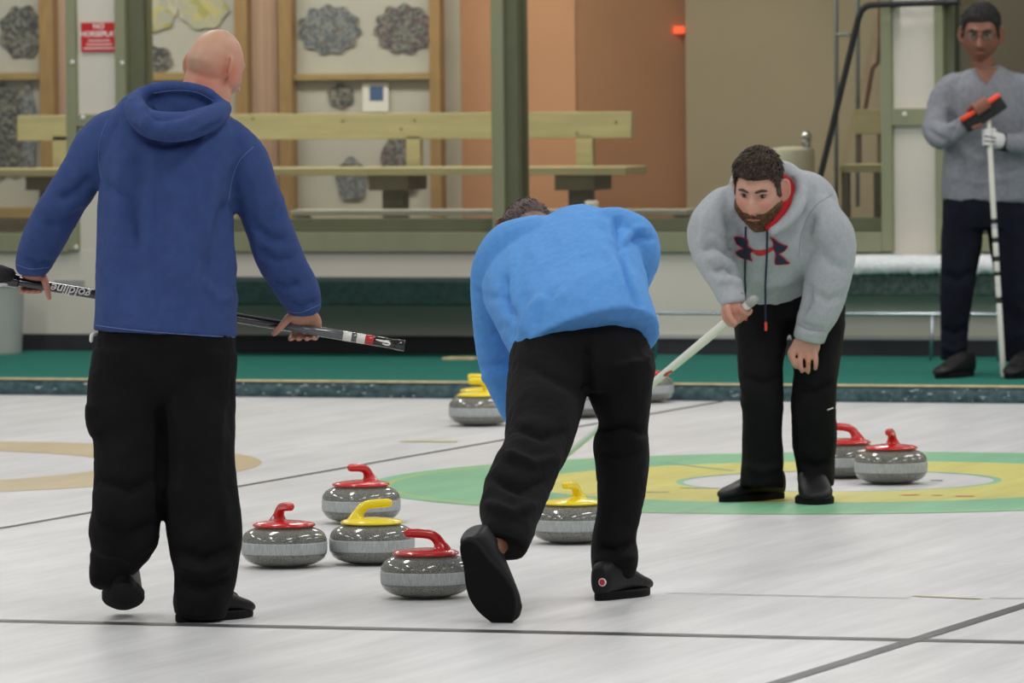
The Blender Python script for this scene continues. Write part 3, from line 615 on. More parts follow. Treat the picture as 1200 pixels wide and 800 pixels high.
def shell(M, mask, off, name, material, parent, amp=.003, nscale=60, seed=0, lump=0.0, tufts=900, tl=.026, flow=None, tr=.0032, sides=1.0):
    """hair or beard lying on the head; mask(points) > 0 where it grows; it thins out towards its edge and carries tufts"""
    P = HEADP; nzs = np.array([noise.noise(Vector(p) * 70 + Vector((seed, 1, 0))) for p in P]); k = mask(P) + .25 * nzs * (np.abs(mask(P)) < .9); keep = k > 0
    Nn = np.array([Vector(p).normalized() for p in (P * np.array([1.3, 1.0, .85]))])
    w = np.clip(k, 0, 1); w = w * w * (3 - 2 * w); topw = sides + (1 - sides) * np.clip((P[:, 2] - .03) / .055, 0, 1); d = off * topw * w - .0025 + w * np.array([amp * noise.noise(Vector(p) * nscale + Vector((seed, 0, 0))) + lump * noise.noise(Vector(p) * 22 + Vector((seed, 3, 0))) for p in P])
    Q = P + Nn * d[:, None]; mb = MB(); vm = {}; vs = []; fs = []
    for f in SF:
        if all(keep[i] for i in f):
            for i in f:
                if i not in vm: vm[i] = len(vs); vs.append(M @ Vector(Q[i]))
            fs.append(tuple(vm[i] for i in f))
    mb.add(vs, fs); rnd = random.Random(seed + 5); idx = [i for i in range(len(P)) if keep[i] and w[i] > .12]; ar = np.array([max(.02, math.sqrt(max(0, 1 - SD[i][2] ** 2))) for i in idx]); ar /= ar.sum()
    pick = np.random.RandomState(seed + 1).choice(len(idx), tufts, p=ar); sc = M.to_scale().x
    for q in pick:
        i = idx[q]; n = Vector(Nn[i]); p = Vector(Q[i]); f = flow(p) if flow else Vector((0, -.6, .5)); f = f + Vector((rnd.uniform(-.5, .5), rnd.uniform(-.5, .5), rnd.uniform(-.4, .4))); f = (f - n * f.dot(n))
        if f.length < 1e-3: continue
        f.normalize(); L = tl * rnd.uniform(.6, 1.15) * (.45 + .55 * w[i]) * topw[i]; h = .0045 * rnd.uniform(.2, 1.2) * topw[i]
        pts = [M @ (p - n * .003), M @ (p + f * L * .4 + n * h), M @ (p + f * L + n * (h * .6))]
        tube_world(mb, pts, [tr * sc, tr * .85 * sc, tr * .15 * sc], n=5, sub=1, rounded=False)
    return mb.build(name, material, parent, True)
def face_parts(M, body, brow='hair_brown', brow_r=.0035):
    for s_ in (-1, 1):
        mb = MB(); c = Vector((s_ * .0315, -.0725, .0115)); R3 = M.to_3x3(); ellipsoid(mb, M @ c, (R3 @ Vector((.0125, 0, 0)), R3 @ Vector((0, .0100, 0)), R3 @ Vector((0, 0, .0070)))); e = mb.build('eye', 'eye_white', body, True)
        mb = MB(); ellipsoid(mb, M @ (c + Vector((0, -.0075, -.0005))), (R3 @ Vector((.0062, 0, 0)), R3 @ Vector((0, .0034, 0)), R3 @ Vector((0, 0, .0058)))); mb.build('iris', 'iris', e, True)
        mb = MB(); sc = M.to_scale().x; tube_world(mb, [M @ Vector((s_ * .015, -.0965, .029)), M @ Vector((s_ * .032, -.0940, .034)), M @ Vector((s_ * .048, -.081, .030))], [brow_r * sc, brow_r * 1.2 * sc, brow_r * .7 * sc], n=8); mb.build('eyebrow', brow, body, True)
    mb = MB(); tube_world(mb, [M @ Vector((-.022, -.0868, -.0645)), M @ Vector((-.008, -.0945, -.0625)), M @ Vector((.008, -.0945, -.0625)), M @ Vector((.022, -.0868, -.0645))], [.002, .0042, .0042, .002], n=8); mb.build('lips', 'lip', body, True)
def tone(body, base, patches=()):
    """skin colour: base plus patches (centre world, radius, colour) of naturally redder or shaven skin"""
    me = body.data; v, n = get_vn(me); c = np.tile(np.array(lin(base)), (len(v), 1))
    for ctr, r, col in patches:
        w = np.exp(-(np.linalg.norm(v - np.array(ctr), axis=1) / r) ** 2)[:, None]; c = c * (1 - w) + np.array(lin(col)) * w
    nz = np.array([noise.noise(Vector(p) * 45) for p in v])[:, None]; c[:, :3] *= (1 + .08 * nz)
    a = me.color_attributes.new('tone', 'FLOAT_COLOR', 'POINT'); a.data.foreach_set('color', c.astype(np.float32).ravel())
SHOE = [(-.146, .026, .05, .100), (-.132, .035, .05, .118), (-.08, .041, .055, .124), (-.03, .044, .056, .112), (.03, .049, .046, .086), (.08, .0515, .036, .066), (.118, .047, .030, .054), (.142, .033, .024, .042), (.149, .018, .02, .032)]
def shoe(M, parent, name='shoe', lace=True, label=None):
    """x = forward, z = up, sole at z = 0; upper, sole and laces"""
    mb = MB(); rr = []
    for x, w_, zc, h in SHOE:
        zb = .016; rr.append([M @ Vector((x, w_ * math.copysign(abs(math.cos(a)) ** .75, math.cos(a)), zb + (h - zb) * (.5 + .5 * math.copysign(abs(math.sin(a)) ** .8, math.sin(a))))) for a in [2 * math.pi * k / 20 for k in range(20)]])
    mb.rings(rr); me = remesh(mb, .006, 6); u = link(name, me, 'shoe_black', parent)
    if label: u['label'] = label
    mb = MB(); n = 40; out = []
    for k in range(n):
        a = 2 * math.pi * k / n; x = .152 * math.cos(a); t = (x + .152) / .304
        wd = .040 + .013 * math.sin(math.pi * min(1, max(0, (t - .25) / .75))) - .004 * math.sin(math.pi * t * 2)
        out.append((x, wd * math.copysign(abs(math.sin(a)) ** .85, math.sin(a)) * 1.06))
    mb.rings([[M @ Vector((x * .97, y * .95, -.002)) for x, y in out], [M @ Vector((x, y, .004)) for x, y in out], [M @ Vector((x, y, .02)) for x, y in out], [M @ Vector((x * .97, y * .93, .026)) for x, y in out]]); mb.build('sole', 'sole_black', u, False)
    if lace:
        for k in range(4):
            x = .015 + .02 * k; z = .098 - k * .0085; mb = MB(); tube_world(mb, [M @ Vector((x, -.026, z - .010)), M @ Vector((x + .006, 0, z + .002)), M @ Vector((x, .026, z - .010))], [.003] * 3, n=6); mb.build('lace', 'shoe_lace', u, True)
    return u
def shoe_frame(heel, toe, up=ZZ, ws=1.0):
    f = (Vector(toe) - Vector(heel)).normalized(); u = Vector(up); u = (u - f * u.dot(f)).normalized(); y = u.cross(f)
    return axes((Vector(heel) + Vector(toe)) / 2, f, y * ws, u * (1 + (ws - 1) * .5))
def wrap(c, axis, ref, rs, rf, a0, a1, mb, n=7):
    """a finger curled round a shaft"""
    ax = axis.normalized(); u = (ref - ax * ref.dot(ax)).normalized(); w = ax.cross(u); pts = []
    for k in range(n): a = a0 + (a1 - a0) * k / (n - 1); pts.append(c + (u * math.cos(a) + w * math.sin(a)) * (rs + rf * .9))
    tube_world(mb, pts, [rf * (1.08 - .22 * k / (n - 1)) for k in range(n)], n=10, sub=2)
def garment(name, parts, D0, material, parent, voxel=.009, smooth=5, wr=(.004, 9), fl=(), extra=None, seed=1, ex=2.25, fk=2.2):
    mb = MB()
    for p in parts: tube_px(mb, p, D0, ex=ex)
    if extra: extra(mb)
    me = remesh(mb, voxel, smooth)
    if fl: folds(me, fl, fk)
    if wr: wrinkle(me, wr[0] * 1.5, wr[1] * .8, (1, 1, .65), seed=seed); wrinkle(me, wr[0] * .5, wr[1] * 2.4, seed=seed + 5)
    return link(name, me, material, parent)
def person(parts, D0, label, extra, k=.8, kd=.8, voxel=.005):
    mb = MB()
    for p in parts: tube_px(mb, p[:-1], D0, k=k, kd=kd)
    extra(mb); me = remesh(mb, voxel, 3, .4)
    o = link('person', me, 'skin'); tagit(o, label, 'person'); return o
def px3(D0): return lambda x, y, off: at(x, y, D0 + off)

# ------------------------------------------------------------------ 1: the bald man in the navy fleece, seen from behind
DA = depth(onz(235, 727)); A = px3(DA)
a_torso = [(206, 112, .05, 40, .09), (203, 128, .04, 62, .11), (201, 150, .03, 80, .135), (199, 180, .02, 84, .15), (196, 215, .02, 79, .155), (195, 260, .02, 80, .15), (195, 310, .02, 82, .15), (195, 352, .02, 83, .155), (193, 391, .02, 83, .158)]
a_larm = [(176, 146, .03, 20, .06), (142, 153, .03, 28, .075), (118, 172, .04, 30, .08), (101, 196, .06, 27, .075), (84, 221, .08, 25.5, .07), (67, 249, .11, 25, .068), (53, 275, .14, 24, .062), (44, 296, .17, 22, .056), (39, 309, .19, 19.5, .05), (39, 318, .2, 18, .045)]
a_rarm = [(226, 148, .03, 20, .06), (257, 160, .03, 28, .075), (281, 184, .03, 30, .08), (295, 216, .05, 28, .075), (306, 244, .07, 28, .07), (317, 276, .09, 28, .066), (331, 310, .12, 26.5, .062), (349, 343, .16, 25, .056), (354, 356, .18, 22, .05), (356, 366, .19, 18, .044)]
a_hood_low = [(264, 127, -.02, 9, .03), (246, 139, -.11, 14, .045), (219, 147, -.17, 16, .055), (192, 149, -.185, 17, .06), (170, 141, -.16, 15, .05), (159, 125, -.10, 11, .04), (166, 111, -.04, 8, .03)]
a_hood_rim = [(158, 117, -.06, 6.5, .022), (176, 106, -.07, 6.5, .02), (205, 102, -.075, 6.5, .02), (234, 106, -.065, 6.5, .02), (255, 119, -.04, 7, .022), (264, 130, -.01, 7, .025)]
a_hood_fill = [(165, 122, -.02, 12, .03), (190, 126, -.05, 18, .03), (215, 128, -.05, 18, .03), (245, 126, -.02, 14, .03)]
a_pel = [(195, 375, .02, 78, .14), (195, 400, .02, 80, .145), (193, 430, .02, 81, .14), (192, 452, .02, 80, .125), (192, 476, .02, 62, .10)]
a_lleg = [(151, 410, .02, 40, .13), (150, 450, .02, 45, .125), (148, 482, .01, 45, .12), (152, 512, 0, 43, .11), (153, 560, -.02, 42, .1), (148, 600, -.03, 40, .095), (145, 626, .0, 40, .085), (138, 645, .03, 34, .075), (127, 663, .05, 24, .06), (118, 681, .06, 14, .04), (116, 688, .06, 9, .03)]
a_rleg = [(232, 410, .02, 44, .13), (229, 450, .02, 46, .125), (229, 500, .01, 45, .12), (230, 550, 0, 45, .11), (236, 600, -.01, 44, .105), (240, 635, -.02, 42, .1), (241, 665, -.02, 36, .095), (238, 695, -.02, 33, .09), (236, 723, -.02, 28, .085)]
headA = A(251, 80, .06); MA = frame(headA, VF * .74 + VR * .64 - ZZ * .3, ZZ * 1 + VR * .1, 1.0)
def a_hands(mb):
    add_head(mb, MA)
    tube_px(mb, [(237, 132, .03, 34, .075), (240, 116, .035, 31, .068), (243, 100, .045, 29, .066), (247, 84, .055, 28, .066)], DA)
    # left hand on the broom
    tube_px(mb, [(40, 308, .2, 12, .02), (40, 322, .215, 14, .02), (39, 331, .235, 16, .014), (37, 338, .243, 14, .012)], DA)
    for i, x in enumerate((26, 33.5, 40.5, 47)): tube_world(mb, [A(x + 1, 328, .244), A(x, 337, .246), A(x - .5, 341.5, .234), A(x - .5, 342 - abs(i - 1.3) * .6, .216)], [.0092, .009, .0085, .0078], n=10)
    tube_world(mb, [A(47, 321, .215), A(52, 327, .19), A(55, 338, .182), A(57.5, 349, .184)], [.014, .0125, .0105, .0085], n=10)
    # right hand on the broom
    tube_px(mb, [(355, 358, .19, 13, .022), (356, 370, .205, 17, .02), (358, 379, .228, 19.5, .015), (357, 388, .238, 18, .012)], DA)
    for i, x in enumerate((343, 352.5, 362, 371)): tube_world(mb, [A(x + 2, 378, .236), A(x + 1, 389, .243), A(x - 1, 395.5, .232), A(x - 3, 397 - (i == 3) * 2, .212)], [.0096, .0094, .009, .008], n=10)
    tube_world(mb, [A(346, 367, .205), A(338, 373, .186), A(330, 382, .178), A(321, 391, .184)], [.015, .0135, .011, .0088], n=10)
pA = person([a_torso, a_larm, a_rarm, a_pel, a_lleg, a_rleg], DA, 'bald man seen from behind in navy blue fleece hoodie and black trousers', a_hands, k=.62, kd=.6)
tone(pA, 'b98a73', [(A(272, 88, .0), .035, 'c2705f'), (A(235, 98, -.03), .06, 'b87563'), (A(245, 40, .05), .07, 'c39c83'), (A(225, 62, -.03), .05, 'b3917b'), (A(330, 384, .2), .06, 'b5806f'), (A(45, 335, .2), .07, 'ad7668')])
def a_hoodx(mb): pass
cA = garment('fleece_hoodie', [a_torso, a_larm, a_rarm, a_hood_low, a_hood_rim, a_hood_fill], DA, 'blue_fleece', pA, .0085, 4, (.0045, 8),
    [([(156, 148), (172, 164), (195, 169), (228, 163), (262, 143)], -.011, 5), ([(168, 128), (182, 138), (200, 138), (225, 132)], -.008, 5), ([(165, 120), (172, 138), (168, 152)], .006, 4), ([(120, 212), (150, 235), (160, 290)], -.008, 7), ([(272, 236), (256, 262), (240, 330)], -.010, 8), ([(268, 250), (262, 300), (252, 345)], -.006, 7), ([(150, 170), (138, 225), (136, 330)], .007, 12), ([(165, 190), (156, 250), (158, 350)], -.006, 9), ([(222, 190), (226, 260), (216, 350)], .007, 13), ([(190, 210), (186, 300), (192, 370)], -.005, 11), ([(250, 200), (246, 250), (252, 300)], .006, 9), ([(205, 250), (202, 340)], .004, 9), ([(240, 330), (256, 350), (272, 345)], .006, 7), ([(120, 300), (132, 340), (126, 375)], .005, 8),
     ([(110, 205), (90, 225), (70, 232)], -.008, 6), ([(30, 302), (45, 310), (60, 306)], -.007, 4), ([(100, 245), (75, 262), (52, 262)], -.006, 6), ([(318, 330), (335, 338), (352, 330)], -.007, 5), ([(296, 262), (315, 280), (338, 282)], -.007, 6), ([(300, 292), (322, 305), (345, 303)], -.006, 5), ([(335, 352), (352, 360), (372, 352)], -.006, 4),
     ([(122, 186), (128, 160), (140, 140)], -.004, 4), ([(276, 232), (272, 205), (284, 180)], -.004, 4)], seed=2)
tA = bvh(cA)
seam(cA, [(113, 381), (150, 386), (195, 390), (240, 393), (274, 395)], .0013, 'blue_stitch', 'hem_stitch', tree=tA)
seam(cA, [(297, 172), (281, 188), (272, 210), (268, 234)], .0012, 'blue_stitch', 'shoulder_stitch', tree=tA)
seam(cA, [(126, 140), (117, 165), (116, 190), (119, 210)], .0008, 'blue_stitch', 'shoulder_stitch', tree=tA)
seam(cA, [(180, 109), (205, 106), (230, 108), (250, 118)], .001, 'blue_stitch', 'hood_stitch', tree=tA)
seam(cA, [(20, 310), (36, 315), (57, 313)], .0011, 'blue_stitch', 'cuff_stitch', tree=tA)
seam(cA, [(333, 364), (352, 366), (374, 357)], .0011, 'blue_stitch', 'cuff_stitch', tree=tA)
trA = garment('trousers', [a_pel, a_lleg, a_rleg], DA, 'black_trouser', pA, .0085, 4, (.006, 9),
    [([(110, 470), (106, 492), (116, 512)], .007, 9), ([(190, 470), (189, 560), (190, 620)], -.012, 5), ([(110, 560), (150, 575), (186, 560)], -.008, 7), ([(108, 610), (150, 625), (186, 612)], -.009, 7), ([(115, 640), (150, 650), (180, 630)], .008, 7), ([(198, 640), (240, 655), (275, 640)], -.009, 7), ([(207, 680), (240, 690), (270, 676)], -.009, 7), ([(205, 660), (240, 672), (272, 660)], .008, 6), ([(200, 420), (215, 520), (210, 600)], .006, 10), ([(255, 470), (250, 560), (262, 620)], .007, 9)], seed=4)
mb = MB(); tube_world(mb, [A(112, 391, .0), A(108, 393, -.01), A(107, 399, -.01)], [.006, .007, .006], n=8); mb.build('white_tag', 'white_tag', trA, True)
fA = (FH * .995 - RH * .05).normalized(); TA = onz(145, 719) + ZZ * .012; HA = TA - fA * (.30 * math.cos(.36)) + ZZ * (.30 * math.sin(.36)); shoe(shoe_frame(HA, TA, ZZ, 1.12), pA)
hz = onz(228, 728); tz = onz(297, 722); fdir = (VR * .7 + FH * .72).normalized(); toeP = onz(294, 721.5); shoe(shoe_frame(toeP - fdir * .30, toeP), pA)

# his broom: black and grey shaft with a lettered sleeve
OB = .214
def bpos(x): return at(x, 326.8 + .1662 * (x - 3), DA + OB)
def seg(par, name, x0, x1, m, r=.0150, sub=1, n=20):
    mb = MB(); rr = []; a, b = bpos(x0), bpos(x1); t = (b - a).normalized(); u = t.orthogonal().normalized(); w = t.cross(u)
    for p, q in ((a, r * .96), (a + t * .001, r), (b - t * .001, r), (b, r * .96)): rr.append([p + u * (q * math.cos(2 * math.pi * k / n)) + w * (q * math.sin(2 * math.pi * k / n)) for k in range(n)])
    return mb.rings(rr).build(name, m, par, True)
br = seg(None, 'curling_broom', 10, 330, 'shaft_black'); tagit(br, 'black and grey curling broom held level by the bald man', 'broom')
seg(br, 'grey_section', 330, 402, 'shaft_grey', .0148); seg(br, 'white_band', 402, 412, 'shaft_white', .0151); seg(br, 'grey_band', 412, 418, 'shaft_grey', .015); seg(br, 'white_band', 418, 428, 'shaft_white', .0151); seg(br, 'red_band', 428, 438, 'shaft_red', .0151); seg(br, 'black_section', 438, 463, 'shaft_black', .0149); seg(br, 'end_cap', 463, 474, 'shaft_black', .0168)
tx = (bpos(200) - bpos(100)).normalized(); tn = -(VF - tx * VF.dot(tx)).normalized(); ty = tn.cross(tx)
def shaft_text(t, x, size, m, dv, flip=True, ang=0.0):
    c = bpos(x) + (tn * math.cos(ang) + ty * math.sin(ang)) * .0148 + ty * 0; s_ = -1 if flip else 1
    yv = (ty * math.cos(ang) - tn * math.sin(ang)); return text_mesh(t, size, 'lettering', m, axes(c, tx * s_, yv * s_, (tn * math.cos(ang) + ty * math.sin(ang))), br, extrude=.0016, shear=.25)
shaft_text('goldline', 84, .039, 'print_white', 0, True, -.06)
mb = MB(); P = [bpos(441 + 12 * t) + tn * .0155 + ty * (.004 - .002 * t) for t in (0, .5, 1)] + [bpos(456) + tn * .0158 + ty * .0015, bpos(456.5) + tn * .0155 - ty * .004, bpos(453) + tn * .015 - ty * .0065, bpos(449) + tn * .015 - ty * .004]
tube_world(mb, P, [.0022, .0032, .0032, .0032, .003, .0026, .002], n=8, sub=3); mb.build('loop_logo', 'print_white', br, True)
seg(br, 'brush_neck', -2, 22, 'shaft_black', .020)
c = bpos(-8) + ty * .012; mb = MB(); rr = []
for x, w_, h in ((-.16, .02, .012), (-.14, .032, .022), (-.04, .036, .028), (.02, .034, .03), (.055, .026, .024), (.066, .012, .012)): rr.append([c + tx * x + tn * (w_ * math.cos(a)) + ty * (h * math.sin(a)) for a in [2 * math.pi * k / 18 for k in range(18)]])
bh = mb.rings(rr).build('brush_head', 'pad_black', br, True); mb = MB(); tube_world(mb, [c + tx * -.15 - ty * .02 + tn * .01, c + tx * .0 - ty * .031 + tn * .012, c + tx * .05 - ty * .022 + tn * .01], [.006, .008, .005]); mb.build('brush_pad', 'pad_white', bh, True)
mb = MB(); ellipsoid(mb, c + tx * -.022 + tn * .035 + ty * .004, (tx * .005, tn * .002, ty * .005)); mb.build('purple_dot', 'purple_plain', bh, True)  # small plain purple dot on the brush head

# ------------------------------------------------------------------ 2: the man in the sky blue shirt bending over, seen from behind
DB = depth(onz(725, 700)); B = px3(DB)
b_pel = [(686, 390, .06, 66, .10), (685, 406, .03, 76, .13), (684, 420, .01, 81, .145), (684, 436, -.0, 84, .15), (686, 458, 0, 78, .13)]
FT = depth(onz(598, 729)) - DB      # the trailing toe is this much nearer than the standing foot
b_lleg = [(648, 420, 0, 50, .15), (640, 462, FT * .14, 45, .14), (634, 500, FT * .32, 40, .125), (625, 532, FT * .48, 37, .11), (610, 562, FT * .62, 38, .10), (600, 590, FT * .74, 36, .09), (596, 614, FT * .85, 31, .08), (592, 634, FT * .93, 28, .07), (590, 642, FT * .95, 26, .066)]
b_rleg = [(722, 420, 0, 45, .15), (727, 455, .01, 39, .12), (731, 485, .02, 31.5, .11), (731, 500, .02, 29, .105), (729, 522, .02, 32.5, .105), (729, 560, .02, 29, .095), (725, 600, .02, 25.5, .088), (719, 630, .01, 25, .085), (720, 655, .01, 27, .085), (719, 675, .01, 24, .08)]
b_torso = [(690, 408, .0, 87, .20), (683, 388, .04, 88, .19), (674, 366, .13, 91, .17), (664, 338, .25, 95, .16), (655, 315, .37, 95, .145), (648, 302, .46, 84, .125), (642, 296, .53, 58, .09)]
b_larm = [(665, 296, .46, 38, .11), (628, 290, .45, 38, .11), (600, 296, .45, 36, .10), (584, 310, .45, 30, .085), (577, 328, .46, 25, .075), (576, 360, .47, 23.5, .068), (577, 395, .47, 22, .062), (581, 425, .46, 20, .056), (589, 452, .45, 17.5, .05), (600, 478, .45, 15, .044), (608, 492, .45, 13.5, .04)]
b_rarm = [(703, 272, .42, 28, .085), (724, 268, .40, 25, .08), (742, 276, .38, 25, .075), (750, 291, .38, 24, .07), (750, 310, .42, 20.5, .06), (742, 332, .47, 17.5, .052), (730, 352, .52, 15, .046), (718, 370, .56, 13.5, .04)]
MBh = frame(B(617, 276, .66), VF * .75 - ZZ * .75 - VR * .15, ZZ * .8 + VF * .6 + VR * .05, 1.02)
def b_extra(mb):
    add_head(mb, MBh); tube_px(mb, [(640, 280, .50, 24, .06), (628, 272, .58, 24, .06), (620, 268, .62, 22, .06)], DB)
    tube_px(mb, [(606, 486, .45, 10, .018), (614, 502, .45, 15, .014), (620, 514, .45, 15, .012)], DB)
    for i, x in enumerate((610, 617, 624, 631)): tube_world(mb, [B(x, 508, .45), B(x + 2, 522, .45), B(x + 4, 530, .43), B(x + 4, 528, .41)], [.0095, .009, .0085, .0078], n=10)
    tube_world(mb, [B(606, 498, .44), B(606, 510, .42), B(610, 519, .41)], [.012, .0105, .009], n=10)
    tube_px(mb, [(720, 366, .555, 10, .018), (708, 380, .58, 15, .014), (700, 388, .59, 14, .012)], DB)
    for i in range(4): tube_world(mb, [B(710 - i * 5, 378 + i * 4, .59), B(700 - i * 5, 388 + i * 4, .6), B(696 - i * 5, 394 + i * 4, .57), B(700 - i * 5, 396 + i * 4, .55)], [.0095, .009, .0085, .0078], n=10)
    tube_world(mb, [B(712, 372, .57), B(700, 372, .55), B(692, 376, .54)], [.012, .0105, .009], n=10)
    tube_world(mb, [B(596, 606, FT * .82), B(587, 630, FT * .92), B(578, 646, FT - .01)], [.042, .036, .030], n=12)
pB = person([b_torso[2:], b_larm, b_rarm, b_pel, b_lleg, b_rleg], DB, 'man in bright sky blue shirt bending forward mid-stride, seen from behind', b_extra, k=.62, kd=.6)
tone(pB, '6b4534', [])
cB = garment('long_sleeve_shirt', [b_torso, b_larm, b_rarm], DB, 'sky_knit', pB, .0085, 5, (.0035, 9),
    [([(598, 372), (588, 345), (592, 318)], -.012, 5), ([(600, 400), (604, 370), (620, 340)], -.006, 6), ([(612, 395), (622, 365), (640, 345)], .006, 6), ([(626, 385), (634, 362), (650, 340)], -.005, 5), ([(640, 372), (650, 355), (668, 340)], .005, 5), ([(722, 250), (724, 272), (728, 292)], -.010, 4.5), ([(728, 292), (738, 330), (752, 360)], -.012, 5), ([(700, 262), (715, 275), (724, 292)], -.005, 4), ([(706, 290), (722, 312), (735, 345)], .006, 5), ([(730, 290), (748, 278), (768, 280)], -.007, 4), ([(730, 282), (745, 268), (758, 268)], .006, 4),
     ([(555, 340), (575, 350), (598, 345)], -.004, 5), ([(560, 430), (580, 428), (596, 418)], -.005, 5), ([(564, 442), (582, 445), (598, 438)], .005, 5), ([(556, 385), (576, 392), (596, 380)], -.004, 5)], seed=7)
tB = bvh(cB)
trB = garment('trousers', [b_pel, b_lleg, b_rleg], DB, 'black_trouser', pB, .0085, 4, (.005, 9),
    [([(688, 400), (689, 440), (689, 466)], -.010, 5), ([(600, 500), (635, 512), (668, 505)], -.008, 6), ([(590, 530), (625, 545), (655, 535)], .008, 6), ([(575, 560), (610, 575), (645, 560)], -.009, 6), ([(566, 590), (600, 602), (632, 590)], .007, 6), ([(700, 505), (730, 500), (760, 508)], -.010, 5), ([(698, 530), (728, 538), (758, 528)], -.007, 6), ([(700, 640), (720, 645), (744, 635)], -.009, 5), ([(694, 655), (718, 660), (745, 652)], .008, 5), ([(620, 430), (660, 450), (690, 462)], -.006, 7), ([(764, 383), (768, 390), (764, 398)], .012, 5)], seed=8)
toeB = onz(598, 729); ts = depth(toeB)
sh = shoe(shoe_frame(at(549, 642, ts - .10), at(590, 727, ts - .02), VF * .92 + VR * .32 + VU * .25, 1.22), pB)
fd = (RH * .50 + FH * .86).normalized(); hB = onz(697, 704.5) + fd * .02; shR = shoe(shoe_frame(hB, hB + fd * .30), pB)
c = hB - fd * .004; lp = onz(706, 704); tsr = bvh(shR); 
h, nn = hit(tsr, 706, 682, .001)
if h is None: h, nn = hit(tsr, 708, 688, .001)
if h is not None:
    q = -nn; u = nn.cross(ZZ).normalized(); w_ = u.cross(nn)
    for nm, r, m_, l_ in (('badge_rim', .0125, 'print_white', 0), ('badge', .0098, 'shaft_red', .0015)):
        mb = MB(); mb.rings([[h + nn * (l_ + t) + (u * math.cos(2 * math.pi * k / 20) + w_ * math.sin(2 * math.pi * k / 20)) * r for k in range(20)] for t in (-.004, .001)]); mb.build(nm, m_, shR)
hairB = shell(MBh, lambda P: np.clip((P[:, 2] * 1.0 + P[:, 1] * .9 + .055) / .03, -1, 1) * np.where((np.abs(P[:, 0]) > .066) & (P[:, 2] < -.0) , 0, 1), .010, 'hair', 'hair_chestnut', pB, .002, 90, 3, tufts=500, tl=.010, tr=.0014, flow=lambda p: Vector((0, .5, -.8)))

# ------------------------------------------------------------------ 3: the bearded man in the grey hoodie leaning towards us
DC = depth(onz(905, 588)); Cc = px3(DC)
c_torso = [(912, 334, .03, 54, .13), (909, 322, .0, 58, .135), (906, 306, -.05, 64, .14), (904, 288, -.12, 71, .145), (904, 266, -.20, 79, .135), (903, 242, -.24, 80, .11), (900, 224, -.26, 68, .09), (897, 212, -.27, 44, .07)]
c_rarm = [(872, 236, -.26, 16, .06), (852, 241, -.27, 22, .08), (836, 258, -.28, 24, .085), (829, 275, -.28, 23.5, .078), (834, 296, -.30, 23, .07), (843, 316, -.32, 21, .064), (851, 333, -.34, 17.5, .056), (857, 347, -.36, 15.5, .048), (860, 357, -.37, 14, .044)]
c_larm = [(928, 236, -.26, 18, .06), (948, 241, -.26, 24, .085), (966, 262, -.26, 26, .09), (977, 281, -.24, 26, .082), (973, 312, -.22, 27, .076), (967, 340, -.2, 26, .07), (960, 364, -.18, 23, .062), (952, 383, -.16, 19.5, .054), (948, 398, -.15, 17, .048)]
c_hood = [(866, 244, -.36, 7, .03), (862, 226, -.33, 8, .035), (868, 208, -.29, 9, .04), (892, 198, -.26, 11, .05), (920, 199, -.27, 11, .05), (937, 211, -.32, 9, .045), (938, 228, -.37, 8, .04), (932, 246, -.41, 7.5, .032), (918, 262, -.42, 6.5, .028), (902, 272, -.42, 5, .025)]
c_pel = [(914, 318, .06, 44, .10), (917, 336, .06, 52, .12), (920, 356, .05, 58, .13), (922, 378, .04, 62, .125)]
c_rleg = [(895, 362, .03, 34, .12), (892, 395, 0, 30, .11), (892, 430, -.03, 26.5, .1), (893, 470, -.03, 24.5, .09), (894, 510, 0, 23, .085), (893, 545, .02, 24, .085), (893, 570, .02, 25, .085)]
c_lleg = [(955, 362, .03, 36, .12), (959, 395, 0, 30, .11), (956, 430, -.03, 26, .1), (953, 470, -.03, 25.5, .092), (954, 510, 0, 26, .088), (956, 545, .02, 22.5, .085), (957, 570, .02, 20, .085)]
MC = frame(Cc(889.5, 224, -.41), -VF * .88 - VR * .27 - ZZ * .36, ZZ * 1.0 - VF * .4 - VR * .06, 1.08, 1.10)
SH0, SH1 = Cc(881, 353, -.40), None
pad = onz(609, 578); shaft_dir = (pad - SH0).normalized(); HC = SH0 + shaft_dir * .075
def c_extra(mb):
    add_head(mb, MC); tube_px(mb, [(900, 225, -.30, 34, .07), (895, 235, -.36, 28, .07)], DC)
    # right fist round the broom end
    tube_px(mb, [(859, 352, -.36, 11, .026), (858, 362, -.37, 13, .028), (860, 371, -.365, 13.5, .024), (866, 376, -.36, 10, .018)], DC)
    for i in range(4): wrap(HC + shaft_dir * (.028 - i * .0195), shaft_dir, VF * .6 - VR * .5 + ZZ * .6, .018, .0105, -.2, -4.2, mb)
    tube_world(mb, [Cc(853, 360, -.40), Cc(856, 372, -.42), Cc(862, 379, -.425)], [.014, .012, .010])
    # left hand resting over the knee
    tube_px(mb, [(949, 390, -.15, 12, .024), (947, 400, -.155, 15.5, .018), (943.5, 408, -.16, 17, .015), (943, 412, -.158, 16, .012)], DC)
    for (x0, y0, x1, y1, x2, y2) in ((929.5, 409, 929, 423, 933, 430), (938, 411, 938, 427, 940, 435), (946.7, 411, 947.2, 427, 947, 436), (955.2, 408, 956, 424, 955.5, 432)):
        tube_world(mb, [Cc(x0, y0, -.162), Cc(x1, y1, -.172), Cc(x2, y2, -.158)], [.0108, .0098, .0082], n=10)
    tube_world(mb, [Cc(932, 404, -.15), Cc(926, 413, -.16), Cc(928, 422, -.155)], [.013, .0115, .0095])
pC = person([c_torso, c_rarm, c_larm, c_pel, c_rleg, c_lleg], DC, 'bearded man in light grey hoodie leaning forward, facing the camera', c_extra, k=.62, kd=.6)
Mp = lambda x, y, z: MC @ Vector((x, y, z))
